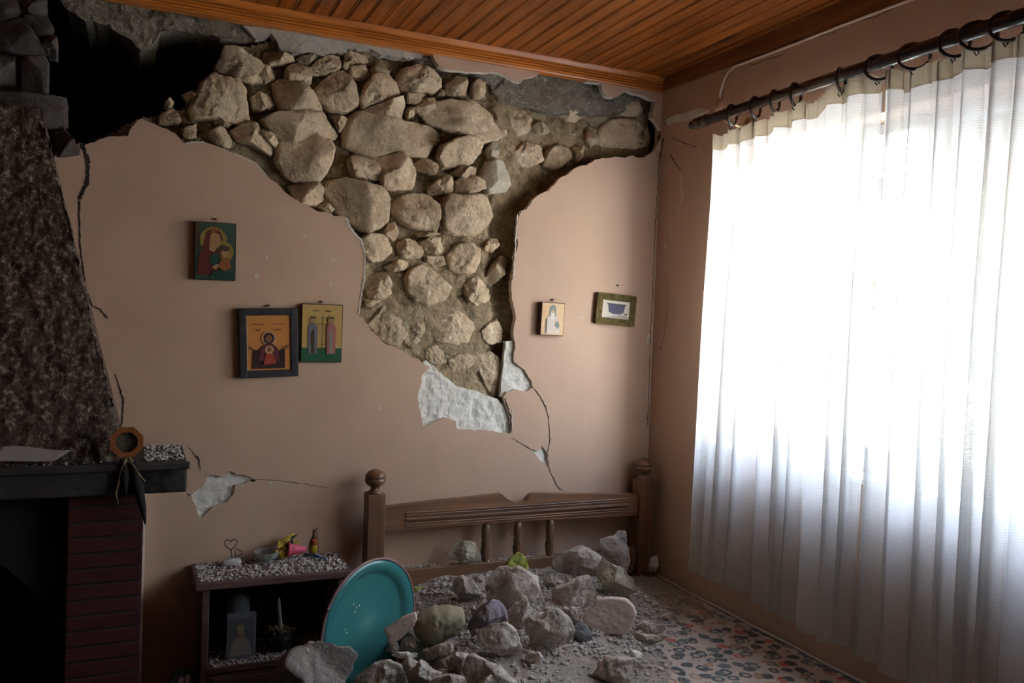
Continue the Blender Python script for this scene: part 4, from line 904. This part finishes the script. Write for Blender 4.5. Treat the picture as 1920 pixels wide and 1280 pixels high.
# ornate beading on the gilt frame
# ================================================================ BED
bed = thing('bed', (-.66, -1.1, 0), 'pine bed with fluted headboard under the cracked wall, heaped with rubble', 'bed')
MB().bbox((-1.25, -2.12, .26), (-.02, -.13, .445), .03).build('mattress', flat('mattress_ticking', (.45, .40, .34), .9), bed, True)
MB().bbox((-1.27, -2.14, .16), (-1.235, -.12, .30), .006).bbox((-.035, -2.14, .16), (-.005, -.12, .30), .006).build('side_rail', M['bedwood'], bed)
for px_, nm in ((-1.279, 0), (-.075, 1)):
    MB().bbox((px_ - .034, -.115, 0), (px_ + .034, -.045, .872 if nm == 0 else .872), .004).build('post', M['bedwoodz'], bed)
    MB().lathe([(.030, 0), (.031, .004), (.022, .010), (.016, .018), (.020, .024), (.034, .034), (.040, .045), (.041, .053), (.037, .055), (.037, .058), (.040, .060), (.037, .072), (.026, .083), (.010, .089), (.0, .09)], (px_, -.08, .872), 'z', 24).build('finial', M['bedwoodz'], bed, True)
for px_ in (-1.24, -.045): MB().bbox((px_ - .03, -2.15, 0), (px_ + .03, -2.10, .5), .004).build('leg', M['bedwoodz'], bed)
# top rail (arched outline)
tp_ = [(719, 951), (760, 946), (820, 939), (880, 933), (941, 926), (950, 934), (962, 941), (972, 943), (985, 940), (993, 930), (999, 926), (1007, 925), (1060, 926), (1130, 926), (1197, 927), (1191, 966), (1100, 970), (980, 976), (850, 985), (719, 994)]
rl = [(PY(x, y, -.095).x, PY(x, y, -.095).z) for x, y in tp_]
rl[0] = (-1.245, rl[0][1]); rl[14] = (-.109, rl[14][1]); rl[15] = (-.109, .715); rl[19] = (-1.245, .725)
rail = slab('top_rail', rl, [], lambda u, v, d: Vector((u, -.098 + d, v)), .034, .04, M['bedwood'], None, bed)
for zf, th in ((.795, .006), (.786, .006), (.770, .011), (.752, .006), (.743, .006)):
    MB().bbox((-1.16, -.098 - th * .8, zf - th / 2 - .004), (-.155, -.09, zf + th / 2 - .004), .0025).build('flute', M['bedwood'], rail)
MB().bbox((-1.246, -.098, .49), (-.108, -.066, .571), .005).build('lower_rail', M['bedwood'], bed)
for px_ in (-.816, -.673, -.525):
    MB().lathe([(.014, .0), (.014, .01), (.019, .03), (.020, .05), (.015, .066), (.019, .070), (.015, .074), (.019, .078), (.014, .084), (.018, .10), (.017, .13), (.013, .155)], (px_, -.082, .569), 'z', 16).build('spindle', M['bedwoodz'], bed, True)

# patterned sheet
sm = bpy.data.materials.new('patterned_sheet'); sm.use_nodes = True; t = sm.node_tree; p = t.nodes['Principled BSDF']; p.inputs['Roughness'].default_value = .95; N = t.nodes.new; L = t.links.new
tc = N('ShaderNodeTexCoord'); mp = N('ShaderNodeMapping'); mp.inputs['Scale'].default_value = (1.0, 1.0, 1); L(tc.outputs['Object'], mp.inputs[0])
nzv = N('ShaderNodeTexNoise'); nzv.inputs['Scale'].default_value = 20; nzv.inputs['Detail'].default_value = 2; L(mp.outputs[0], nzv.inputs['Vector'])
vm = N('ShaderNodeVectorMath'); vm.operation = 'MULTIPLY_ADD'; L(nzv.outputs['Color'], vm.inputs[0]); vm.inputs[1].default_value = (.03, .03, 0); L(mp.outputs[0], vm.inputs[2])
vo = N('ShaderNodeTexVoronoi'); vo.voronoi_dimensions = '2D'; vo.inputs['Scale'].default_value = 21; L(vm.outputs[0], vo.inputs['Vector'])
ve = N('ShaderNodeTexVoronoi'); ve.voronoi_dimensions = '2D'; ve.feature = 'DISTANCE_TO_EDGE'; ve.inputs['Scale'].default_value = 21; L(vm.outputs[0], ve.inputs['Vector'])
sx = N('ShaderNodeSeparateColor'); L(vo.outputs['Color'], sx.inputs[0])
cr_ = N('ShaderNodeValToRGB'); cr_.color_ramp.interpolation = 'CONSTANT'; E0 = cr_.color_ramp.elements
E0[0].color = (.085, .098, .105, 1); E0[1].position = .50; E0[1].color = (.13, .145, .15, 1)
for pos, c_ in ((.66, (.34, .22, .14, 1)), (.76, (.42, .12, .09, 1)), (.82, (.40, .19, .16, 1)), (.87, (.10, .11, .12, 1))):
    z_ = E0.new(pos); z_.color = c_
L(sx.outputs[0], cr_.inputs[0])
em = N('ShaderNodeMapRange'); em.inputs[1].default_value = .43; em.inputs[2].default_value = .37; L(vo.outputs['Distance'], em.inputs[0])
# hollow rings in some cells
inn = N('ShaderNodeMapRange'); inn.inputs[1].default_value = .17; inn.inputs[2].default_value = .22; inn.inputs[3].default_value = .2; inn.inputs[4].default_value = 1; L(vo.outputs['Distance'], inn.inputs[0])
gt = N('ShaderNodeMath'); gt.operation = 'GREATER_THAN'; gt.inputs[1].default_value = .62; L(sx.outputs[1], gt.inputs[0])
mxf = N('ShaderNodeMix'); L(gt.outputs[0], mxf.inputs[0]); mxf.inputs[2].default_value = 1.0; L(inn.outputs[0], mxf.inputs[3])
mu = N('ShaderNodeMath'); mu.operation = 'MULTIPLY'; L(em.outputs[0], mu.inputs[0]); L(mxf.outputs[0], mu.inputs[1])
mc = N('ShaderNodeMix'); mc.data_type = 'RGBA'; L(mu.outputs[0], mc.inputs[0]); mc.inputs[6].default_value = (.45, .37, .32, 1); L(cr_.outputs[0], mc.inputs[7])
# dust thicker toward the headboard, patchy
sp_ = N('ShaderNodeSeparateXYZ'); L(tc.outputs['Object'], sp_.inputs[0])
dm = N('ShaderNodeMapRange'); dm.inputs[1].default_value = -.85; dm.inputs[2].default_value = -.2; dm.inputs[3].default_value = .12; dm.inputs[4].default_value = .75; L(sp_.outputs[1], dm.inputs[0])
n2 = N('ShaderNodeTexNoise'); n2.inputs['Scale'].default_value = 26; n2.inputs['Detail'].default_value = 10; L(tc.outputs['Object'], n2.inputs['Vector'])
ad = N('ShaderNodeMath'); ad.operation = 'ADD'; L(dm.outputs[0], ad.inputs[0]); L(n2.outputs['Fac'], ad.inputs[1])
am_ = N('ShaderNodeMapRange'); am_.inputs[1].default_value = .75; am_.inputs[2].default_value = 1.15; L(ad.outputs[0], am_.inputs[0])
m4 = N('ShaderNodeMix'); m4.data_type = 'RGBA'; L(am_.outputs[0], m4.inputs[0]); L(mc.outputs[2], m4.inputs[6]); m4.inputs[7].default_value = (.27, .225, .18, 1); L(m4.outputs[2], p.inputs['Base Color'])
bb = N('ShaderNodeBump'); bb.inputs['Strength'].default_value = .5; bb.inputs['Distance'].default_value = .006; L(n2.outputs['Fac'], bb.inputs['Height']); L(bb.outputs[0], p.inputs['Normal'])
V = []; Fc = []; nx_, ny_ = 70, 110
for i in range(nx_ + 1):
    for j in range(ny_ + 1):
        x = -1.262 + 1.247 * i / nx_; y = -.118 - 2.03 * j / ny_
        e1 = min(x + 1.262, -.015 - x, -.118 - y, y + 2.148)
        z = .458 + .004 * noise.fractal(Vector((x * 6, y * 6, 0)), 1, 2, 4) - .16 * (max(0, .014 - e1) / .014) ** 2 - .012 * max(0, 1 - e1 / .06) ** 2
        V.append((x, y, z))
Fc = [(i*(ny_+1)+j, (i+1)*(ny_+1)+j, (i+1)*(ny_+1)+j+1, i*(ny_+1)+j+1) for i in range(nx_) for j in range(ny_)]
sh = mesh_obj('bed_sheet', V, Fc, sm, None); tag(sh, 'dusty beige bed sheet printed with grey and red blotches', 'bed sheet')
# pale edge piping on the window side
MB().tube([(-.020, -.14 - .12 * k, .452 + .002 * math.sin(k * 2.1)) for k in range(17)], .006, 6).build('edge_piping', flat('cream_piping', (.50, .42, .34), .8), sh, True)

# ================================================================ RUBBLE MOUND
def sstep(a, b, x):
    t = max(0, min(1, (x - a) / (b - a))); return t * t * (3 - 2 * t)
def mh(x, y):
    """height of the gravel heap above the bed surface"""
    h = .058 * sstep(-.75, -.20, y) * sstep(-1.26, -1.0, x) * (1 - sstep(-.42, -.16, x))
    h += .05 * math.exp(-((x + 1.12) / .22) ** 2 - ((y + .85) / .28) ** 2) + .035 * math.exp(-((x + .85) / .25) ** 2 - ((y + .72) / .3) ** 2)
    h += .004 * (1 - sstep(-.45, -.2, x)) * (1 - sstep(-.75, -.2, -y - 1.6)) if False else 0
    edge = (1 - sstep(-.55 - .35 * min(1, max(0, (-.2 - y))), -.18 - .3 * min(1, max(0, (-.2 - y))), x))
    h = h * 1.0 + .012 * edge
    h *= 1 - sstep(.95, 1.35, -y)
    return h + .008 * noise.fractal(Vector((x * 14, y * 14, 3)), 1, 2, 5) * (1 if h > .006 else 0) - (.006 if h <= .006 else 0)
V = []; nx_, ny_ = 150, 150
for i in range(nx_ + 1):
    for j in range(ny_ + 1):
        x = -1.27 + 1.2 * i / nx_; y = -.10 - 1.35 * j / ny_
        V.append((x, y, .458 + mh(x, y) - (.10 if i == 0 else 0)))
Fc = [(i*(ny_+1)+j, (i+1)*(ny_+1)+j, (i+1)*(ny_+1)+j+1, i*(ny_+1)+j+1) for i in range(nx_) for j in range(ny_)]
md = mesh_obj('rubble_heap', V, Fc, M['rubbledust'], None); tag(md, 'grey heap of crushed plaster and earth spread over the bed', 'rubble', kind='stuff')
# floor heap left of the bed
V = []; nx_, ny_ = 70, 80
def fh(x, y): return .44 * math.exp(-((x + 1.42) / .20) ** 2 - ((y + .88) / .30) ** 2) * (1 + .12 * noise.fractal(Vector((x * 9, y * 9, 7)), 1, 2, 5))
for i in range(nx_ + 1):
    for j in range(ny_ + 1):
        x = -1.95 + .68 * i / nx_; y = -.30 - 1.4 * j / ny_; V.append((x, y, max(.0, fh(x, y) - .02) + .002))
Fc = [(i*(ny_+1)+j, (i+1)*(ny_+1)+j, (i+1)*(ny_+1)+j+1, i*(ny_+1)+j+1) for i in range(nx_) for j in range(ny_)]
fhp = mesh_obj('rubble_heap', V, Fc, M['rubbledust'], None); tag(fhp, 'dark rubble heap on the floor between the nightstand and the bed', 'rubble', kind='stuff')
def onmound(px, py, lift=0.0):
    z = .47
    for _ in range(8):
        q = PZ(px, py, z); z = .458 + max(0, mh(q.x, min(q.y, -.12))) + lift
    return PZ(px, py, z)
def mp_(r):
    x = r.uniform(-1.24, -.12); y = -.12 - 1.1 * r.random()
    h = mh(x, y)
    if h < .002 and r.random() < .985: return None
    if y < -.9 and r.random() < .5: return None
    return Vector((x, y, .458 + max(0, h)))
pebbles('gravel', mp_, 11000, .0018, .0095, 'loose gravel and plaster crumbs scattered over the heap on the bed', 8, M.setdefault('gravelm', mat('pale_gravel', (.60, .55, .50), 1.0, (.30, .26, .23), 70, .7)))
pebbles('gravel', lambda r: Vector((r.uniform(-.6, -.04), r.uniform(-1.2, -.13), .459)), 500, .0015, .006, 'sparse crumbs on the bed sheet near the curtain wall', 12, M['gravelm'])
pebbles('gravel', lambda r: Vector((r.uniform(-1.23, -.13), r.uniform(-.096, -.068), .571)), 330, .0015, .006, 'grit lying along the lower rail of the headboard', 9, M['gravelm'])

# ================================================================ FALLEN ROCKS
def frock(name, poly, label, lift=0.0, zb=None, dk=.72, seed=1, matl=None, basepx=None, cat='rock', amp=None, cuts=6, push=0.0, group='stones fallen onto the bed', flatn=2.8, y=None):
    bx_ = basepx or max(poly, key=lambda q: q[1])
    if y is not None: P0 = PY(bx_[0], bx_[1], y)
    else: P0 = PZ(bx_[0], bx_[1], zb) if zb is not None else onmound(bx_[0], bx_[1], lift)
    vd = Vector((CAM.x - P0.x, CAM.y - P0.y, 0)).normalized()
    U = Vector((-vd.y, vd.x, 0)); 
    if U.x < 0: U = -U
    # width to pick the depth, then set the silhouette plane behind the contact point
    def unp(q, P):
        d = ray(*q); t = (P - CAM).dot(vd) / d.dot(vd); X = CAM + d * t; return ((X - P).dot(U), X.z - P.z)
    w = max(unp(q, P0)[0] for q in poly) - min(unp(q, P0)[0] for q in poly)
    hh = max(unp(q, P0)[1] for q in poly) - min(unp(q, P0)[1] for q in poly)
    dep = min(w, hh * 1.5) * .5 * dk
    P1 = P0 - vd * (dep * .22 + push)
    p2 = [unp(q, P1) for q in poly]
    v, f = rock_geo(p2, P1, U, Vector((0, 0, 1)), vd, dep, seed, cuts=cuts, slope=1.1 if cuts else 0, amp=amp if amp is not None else min(.012, .05 * w + .003), flatn=flatn)
    o = mesh_obj(name, v, f, matl or M['rock'], None, True, loc=P1)
    o.data.polygons.foreach_set('use_smooth', [True] * len(o.data.polygons))
    tag(o, label, cat, group); return o
frock('rock', G([(65,310),(110,260),(160,230),(250,215),(290,260),(325,330),(310,370),(180,372),(95,350)]), 'pale veined stone perched on the lower headboard rail', y=-.095, seed=1, dk=.5, matl=M['stone_pale'] , push=-.02)
frock('rock', G([(360,560),(430,450),(520,405),(640,415),(750,480),(765,565),(740,640),(700,720),(560,740),(430,700),(370,640)]), 'large round grey boulder below the yellow-green cloth', seed=2, lift=.01)
frock('rock', G([(1200,270),(1215,200),(1320,170),(1360,130),(1415,125),(1425,250),(1440,370),(1400,470),(1300,440),(1230,380)]), 'upright gritty stone standing against the right of the headboard', seed=4, dk=.35, y=-.19)
frock('rock', G([(845,370),(900,310),(1060,275),(1160,280),(1230,330),(1240,420),(1180,465),(1000,465),(920,455),(860,420)]), 'long flat gritty stone lying across the top of the heap', seed=3, lift=.045, dk=.9)
frock('rock', G([(1190,440),(1245,345),(1300,390),(1400,420),(1460,500),(1500,590),(1420,630),(1340,640),(1260,620),(1230,540)]), 'pale angular slab leaning beside the long flat stone', seed=5, matl=M['stone_pale'], flatn=4)
frock('rock', G([(780,490),(830,460),(940,465),(955,540),(940,570),(860,570),(800,540)]), 'small brown stone tucked under the long flat stone', seed=7, lift=.01)
frock('rock', G([(955,490),(1000,470),(1030,500),(1020,535),(990,545),(955,535)]), 'tiny grey stone right of the small brown one', seed=8, lift=.01)
frock('rock', G([(860,640),(870,570),(960,550),(1060,490),(1140,475),(1195,610),(1150,690),(1060,715),(920,710)]), 'wedge-shaped brown stone above the pink-faced slab', seed=6)
frock('plaster_slab', G([(1090,800),(1110,740),(1160,700),(1190,640),(1300,630),(1420,650),(1480,700),(1490,760),(1450,870),(1400,905),(1250,910),(1160,880)]), 'flat pink-painted plaster slab facing up among the stones', seed=9, matl=M['pinkface'], flatn=14, cuts=0, amp=.004, dk=.16, cat='plaster slab', group='plaster pieces on the bed')
frock('rock', G([(770,770),(790,710),(870,695),(930,700),(925,770),(850,800)]), 'small pale stone peeking behind the big round rock', seed=12, lift=.03)
frock('rock', G([(930,715),(1010,705),(1075,715),(1080,790),(1060,850),(1000,850),(940,800)]), 'small two-toned stone left of the pink-faced slab', seed=11, lift=.0)
frock('rock', G([(665,820),(700,790),(780,770),(840,720),(900,720),(990,790),(1020,870),(1010,950),(930,1010),(830,1050),(760,1050),(700,1000),(680,900)]), 'big rounded pinkish-grey rock at the centre of the heap', seed=10)
frock('rock', G([(1020,960),(1040,840),(1100,820),(1130,880),(1160,930),(1140,965),(1060,975)]), 'small dark blue-grey stone against the pink-faced slab', seed=13, matl=M.setdefault('rock_blue', mat('blue_grey_rock', (.32, .315, .32), .95, (.20, .195, .2), 16, .6, 1, 60, 10, dist=.008)))
frock('rock', G([(225,850),(300,740),(400,665),(460,660),(520,740),(520,820),(480,880),(330,900),(260,935)]), 'dark violet stone with pale crystalline edge', seed=14, lift=.02, matl=M.setdefault('rock_violet', mat('violet_rock', (.40, .335, .36), .95, (.22, .17, .19), 12, .6, 1, 60, 10, col3=(.5, .48, .52), s3=24, w3=(.56, .66), dist=.009)))
frock('rock', G([(520,740),(600,700),(660,650),(700,720),(715,800),(680,880),(600,880),(530,850)]), 'lilac-grey jagged stone touching the violet stone', seed=15, lift=.02)
frock('rock', G([(290,885),(400,870),(480,845),(560,880),(620,940),(640,1020),(630,1080),(560,1090),(480,1060),(420,1030),(360,990)]), 'light grey angular rock in front of the violet stone', seed=16)
frock('rock', G([(95,570),(140,500),(190,480),(260,530),(320,610),(315,660),(230,670),(150,630)]), 'medium grey rock left of the large boulder', seed=17)
frock('rock', G([(1230,1140),(1260,1100),(1350,1090),(1480,1100),(1555,1170),(1500,1210),(1440,1270),(1300,1290),(1130,1280),(1190,1190)]), 'brown and white crumbly stone lowest on the patterned sheet', seed=18)
frock('plaster_chip', G([(1440,1065),(1460,1040),(1500,1050),(1545,1080),(1530,1105),(1480,1100)]), 'bright white plaster chip on top of the crumbly stone', seed=19, matl=M['white'], lift=.05, cat='plaster chip', group='plaster pieces on the bed')
frock('plaster_chip', G([(1470,900),(1560,915),(1700,940),(1690,960),(1590,990),(1500,970)]), 'flat pale plaster chip on the patterned sheet', seed=20, matl=M['stone_pale'], cat='plaster chip', group='plaster pieces on the bed')
frock('rock', G([(1500,850),(1560,815),(1650,850),(1710,840),(1700,900),(1640,918),(1510,895)]), 'broken grey stone just behind the flat pale chip', seed=21)
frock('plaster_chip', G([(1480,430),(1550,385),(1570,400),(1590,350),(1645,322),(1655,370),(1640,445),(1540,455)]), 'pinkish plaster flake standing in the bed corner by the post', seed=22, matl=M['pinkface'], dk=.3, cat='plaster chip', group='plaster pieces on the bed')
frock('plaster_chip', G([(1420,400),(1470,350),(1490,390),(1480,440),(1430,450)]), 'small gritty chip between headboard post and pale slab', seed=23, cat='plaster chip', group='plaster pieces on the bed')
frock('rock', G([(630,1140),(680,1060),(760,1050),(790,1090),(770,1140),(700,1155)]), 'small flat-topped stone in the gravel below the big rounded rock', seed=24)
frock('rock', G([(190,1170),(230,1090),(290,1080),(400,1130),(500,1180),(600,1280),(560,1360),(250,1360)]), 'wide gritty stone at the bottom centre of the heap', seed=25)
frock('rock', G([(100,1100),(160,1040),(230,1060),(220,1120),(160,1170)]), 'small grey stone left of the light angular rock', seed=26)
frock('rock', G([(20,1020),(80,970),(160,980),(150,1040),(60,1050)]), 'small flattened stone below the greenish pillow', seed=27)
frock('rock', G([(300,1290),(400,1240),(500,1260),(540,1330),(500,1370),(300,1360)]), 'pinkish flat stone at the bottom edge in front of the wide gritty one', seed=28, zb=.50)
frock('rock', G([(-60,1290),(20,1240),(100,1225),(200,1250),(230,1330),(200,1370),(-40,1370)]), 'lumpy grey stone at the bottom edge left of centre', seed=29, zb=.50)
frock('rock', H([(60,1080),(130,950),(250,800),(300,790),(430,740),(560,745),(640,780),(700,770),(770,830),(740,890),(720,940),(670,1000),(640,1060),(600,1180),(100,1190)]), 'huge gritty boulder in front of the nightstand and teal tray', seed=30, y=-.90, matl=M.setdefault('rock_dark', mat('dark_gritty_rock', (.40, .345, .31), .95, (.22, .185, .165), 12, .6, 1, 55, 12, col3=(.42, .38, .36), s3=40, w3=(.56, .66), dist=.012, bump2=.8, bs2=12)), amp=.014, group='stones fallen beside the bed')
frock('rock', H([(740,1030),(840,930),(950,880),(1060,900),(1110,960),(1140,1040),(1130,1130),(760,1130)]), 'rounded brown stone at the bottom edge right of the teal tray', seed=31, zb=.45)
frock('rock', H([(1090,910),(1150,860),(1200,870),(1270,890),(1240,960),(1150,980)]), 'small light stone above the brown one, under the thin flake', seed=32)
frock('rock', H([(1150,990),(1230,880),(1330,930),(1400,960),(1390,1060),(1200,1090)]), 'brown split stone between rounded stone and wide gritty stone', seed=33)
frock('plaster_chip', H([(1010,830),(1060,810),(1210,820),(1200,845),(1060,852)]), 'thin white plaster flake bridging two stones near the tray', seed=34, matl=M['white'], lift=.03, dk=.5, cat='plaster chip', group='plaster pieces on the bed')
frock('rock', H([(1090,740),(1130,690),(1180,715),(1210,780),(1140,800),(1090,780)]), 'little round stone right under the pink shard', seed=35)
frock('rock', H([(1250,800),(1340,760),(1460,730),(1490,780),(1400,850),(1290,870)]), 'long grey stone right of the thin white flake', seed=36)
frock('rock', H([(1420,880),(1500,800),(1580,810),(1640,870),(1580,950),(1450,950)]), 'gritty stone left of the light grey angular rock base', seed=37)
frock('rock', H([(970,800),(1010,750),(1060,740),(1080,790),(1030,815)]), 'tiny stone at the tray edge under the pink shard', seed=38)
frock('rock', H([(1600,470),(1700,440),(1760,430),(1830,460),(1780,560),(1700,600),(1630,560)]), 'brown shadowed stone beside the greenish pillow', seed=39, lift=.0)
frock('plaster_shard', H([(955,640),(1090,550),(1200,505),(1210,560),(1160,630),(1090,700),(1000,765),(985,700)]), 'pink plaster shard wedged against the teal tray', seed=40, matl=M['pinkface'], flatn=8, cuts=0, amp=.002, dk=.22, cat='plaster shard', lift=.02, group='plaster pieces on the bed')
CH = ['directly above the medium rock left of the boulder', 'left of the boulder just under the headboard rail', 'at the right foot of the large boulder', 'at the lower right foot of the leaning pale slab', 'lying on the patterned sheet right of the leaning pale slab',
      'on the sheet a little below the bed corner flake', 'furthest toward the curtain wall on the bed', 'at the lower tip of the pink shard', 'midway between pink shard and greenish pillow base', 'just under the greenish pillow, right of its lowest point', 'in the gravel below the small flat-topped stone',
      'in the gravel right of the big rounded rock base', 'between the brown split stone and wide gritty stone', 'on the left shoulder of the wide gritty stone', 'in the gravel directly below the pink-faced slab', 'in the gravel left of the crumbly brown and white stone']
for k, (cx, cy, rr) in enumerate([(900, 1085, 9), (835, 1095, 8), (1015, 1130, 7), (1190, 1130, 10), (1215, 1150, 7), (1250, 1155, 8), (1290, 1150, 7), (760, 1215, 8), (800, 1222, 10), (860, 1215, 8), (1000, 1250, 7), (1060, 1215, 6), (830, 1262, 10), (900, 1240, 8), (1160, 1205, 6), (1110, 1265, 7)]):
    rn = random.Random(k); pts = [(cx + rr * rn.uniform(.75, 1.3) * math.cos(a), cy + .75 * rr * rn.uniform(.75, 1.2) * math.sin(a)) for a in [j * math.pi / 4 for j in range(8)]]
    frock('small_rock', pts, 'small grey stone chip ' + CH[k], seed=100 + k, cat='small rock', group='stone chips scattered over the heap')
# pillow and cloth scraps
pil = frock('pillow', H([(1180,640),(1220,540),(1330,480),(1450,470),(1560,500),(1570,570),(1510,640),(1400,690),(1300,740),(1240,720)]), 'dusty greenish-yellow pillow half buried under the rubble', seed=41, matl=mat('dusty_green_fabric', (.36, .33, .20), .95, (.28, .24, .17), 12, .7, .7, 40, 6, col3=(.34, .29, .25), s3=90, w3=(.55, .62)), cuts=0, amp=.006, cat='pillow', dk=.9, group='bedding under the rubble')
def cloth(poly, label, y=-.15, zb=None, seed=0):
    P0 = PY(*max(poly, key=lambda q: q[1]), y); vd = Vector((CAM.x - P0.x, CAM.y - P0.y, 0)).normalized(); U = Vector((-vd.y, vd.x, 0)); U = U if U.x > 0 else -U
    def unp(q): d = ray(*q); t = (P0 - CAM).dot(vd) / d.dot(vd); X = CAM + d * t; return ((X - P0).dot(U), X.z - P0.z)
    o = slab('cloth_scrap', [unp(q) for q in poly], [], lambda u, v, d: P0 + U * u + Vector((0, 0, v)) - vd * (d + .25 * v), .006, .008, mat('yellow_green_cloth', (.50, .55, .12), .8, (.34, .38, .08), 30), None, None, disp=lambda u, v: .012 * noise.noise(Vector((u * 40, v * 40, seed))))
    tag(o, label, 'cloth', 'cloth scraps in the rubble')
cloth(G([(515,412),(550,355),(600,305),(660,340),(690,425),(640,425),(560,425)]), 'bright yellow-green cloth corner poking up behind the large boulder')
cloth(H([(1120,345),(1180,330),(1255,325),(1200,360),(1140,390)]), 'small pale yellow cloth scrap at the right rim of the teal tray', y=-.20)

# ================================================================ TEAL TRAY
cen = PY(692, 1166, -.50); toV = (CAM - cen).normalized()
right = Rw @ Vector((1, 0, 0)); down = Rw @ Vector((0, 1, 0))
ctr = (right * .94 + down * .34).normalized(); ctr = (ctr - toV * ctr.dot(toV)).normalized()
nrm = (toV * .66 + ctr * .75).normalized()
rot = nrm.to_track_quat('Z', 'Y').to_matrix()
tray = thing('tray', cen, 'round teal enamel tray standing on edge between nightstand and bed', 'tray')
R_ = .212
MB().lathe([(0, -.010), (R_ * .72, -.010), (R_ * .76, -.008), (R_ * .80, .002), (R_ * .97, .008), (R_ * .97, .004), (R_ * .80, -.003), (R_ * .75, -.014), (0, -.014)], cen, 'z', 72, rot=rot).build('dish', M['teal'], tray, True)
MB().tube([cen + rot @ Vector((R_ * .985 * math.cos(a), R_ * .985 * math.sin(a), .006)) for a in [k * math.pi / 40 for k in range(80)]], .0045, 8, True).build('rim', M['tealrim'], tray, True)

sp2 = MB(); rn = random.Random(5)
for cx_, cy_ in ((-.30, .35), (-.24, .28), (-.27, .22), (-.18, .30), (-.45, .0), (-.42, -.06), (-.25, -.30)):
    u_, v_ = cx_ * R_, cy_ * R_; k_ = rn.uniform(.0012, .0042)
    sp2.add([cen + rot @ Vector((u_ + k_ * math.cos(a), v_ + k_ * math.sin(a), -.0092)) for a in [j * math.pi / 3 for j in range(6)]], [tuple(range(6))])
tag(sp2.build('dust_specks', M['chip'], tray), kind='stuff')
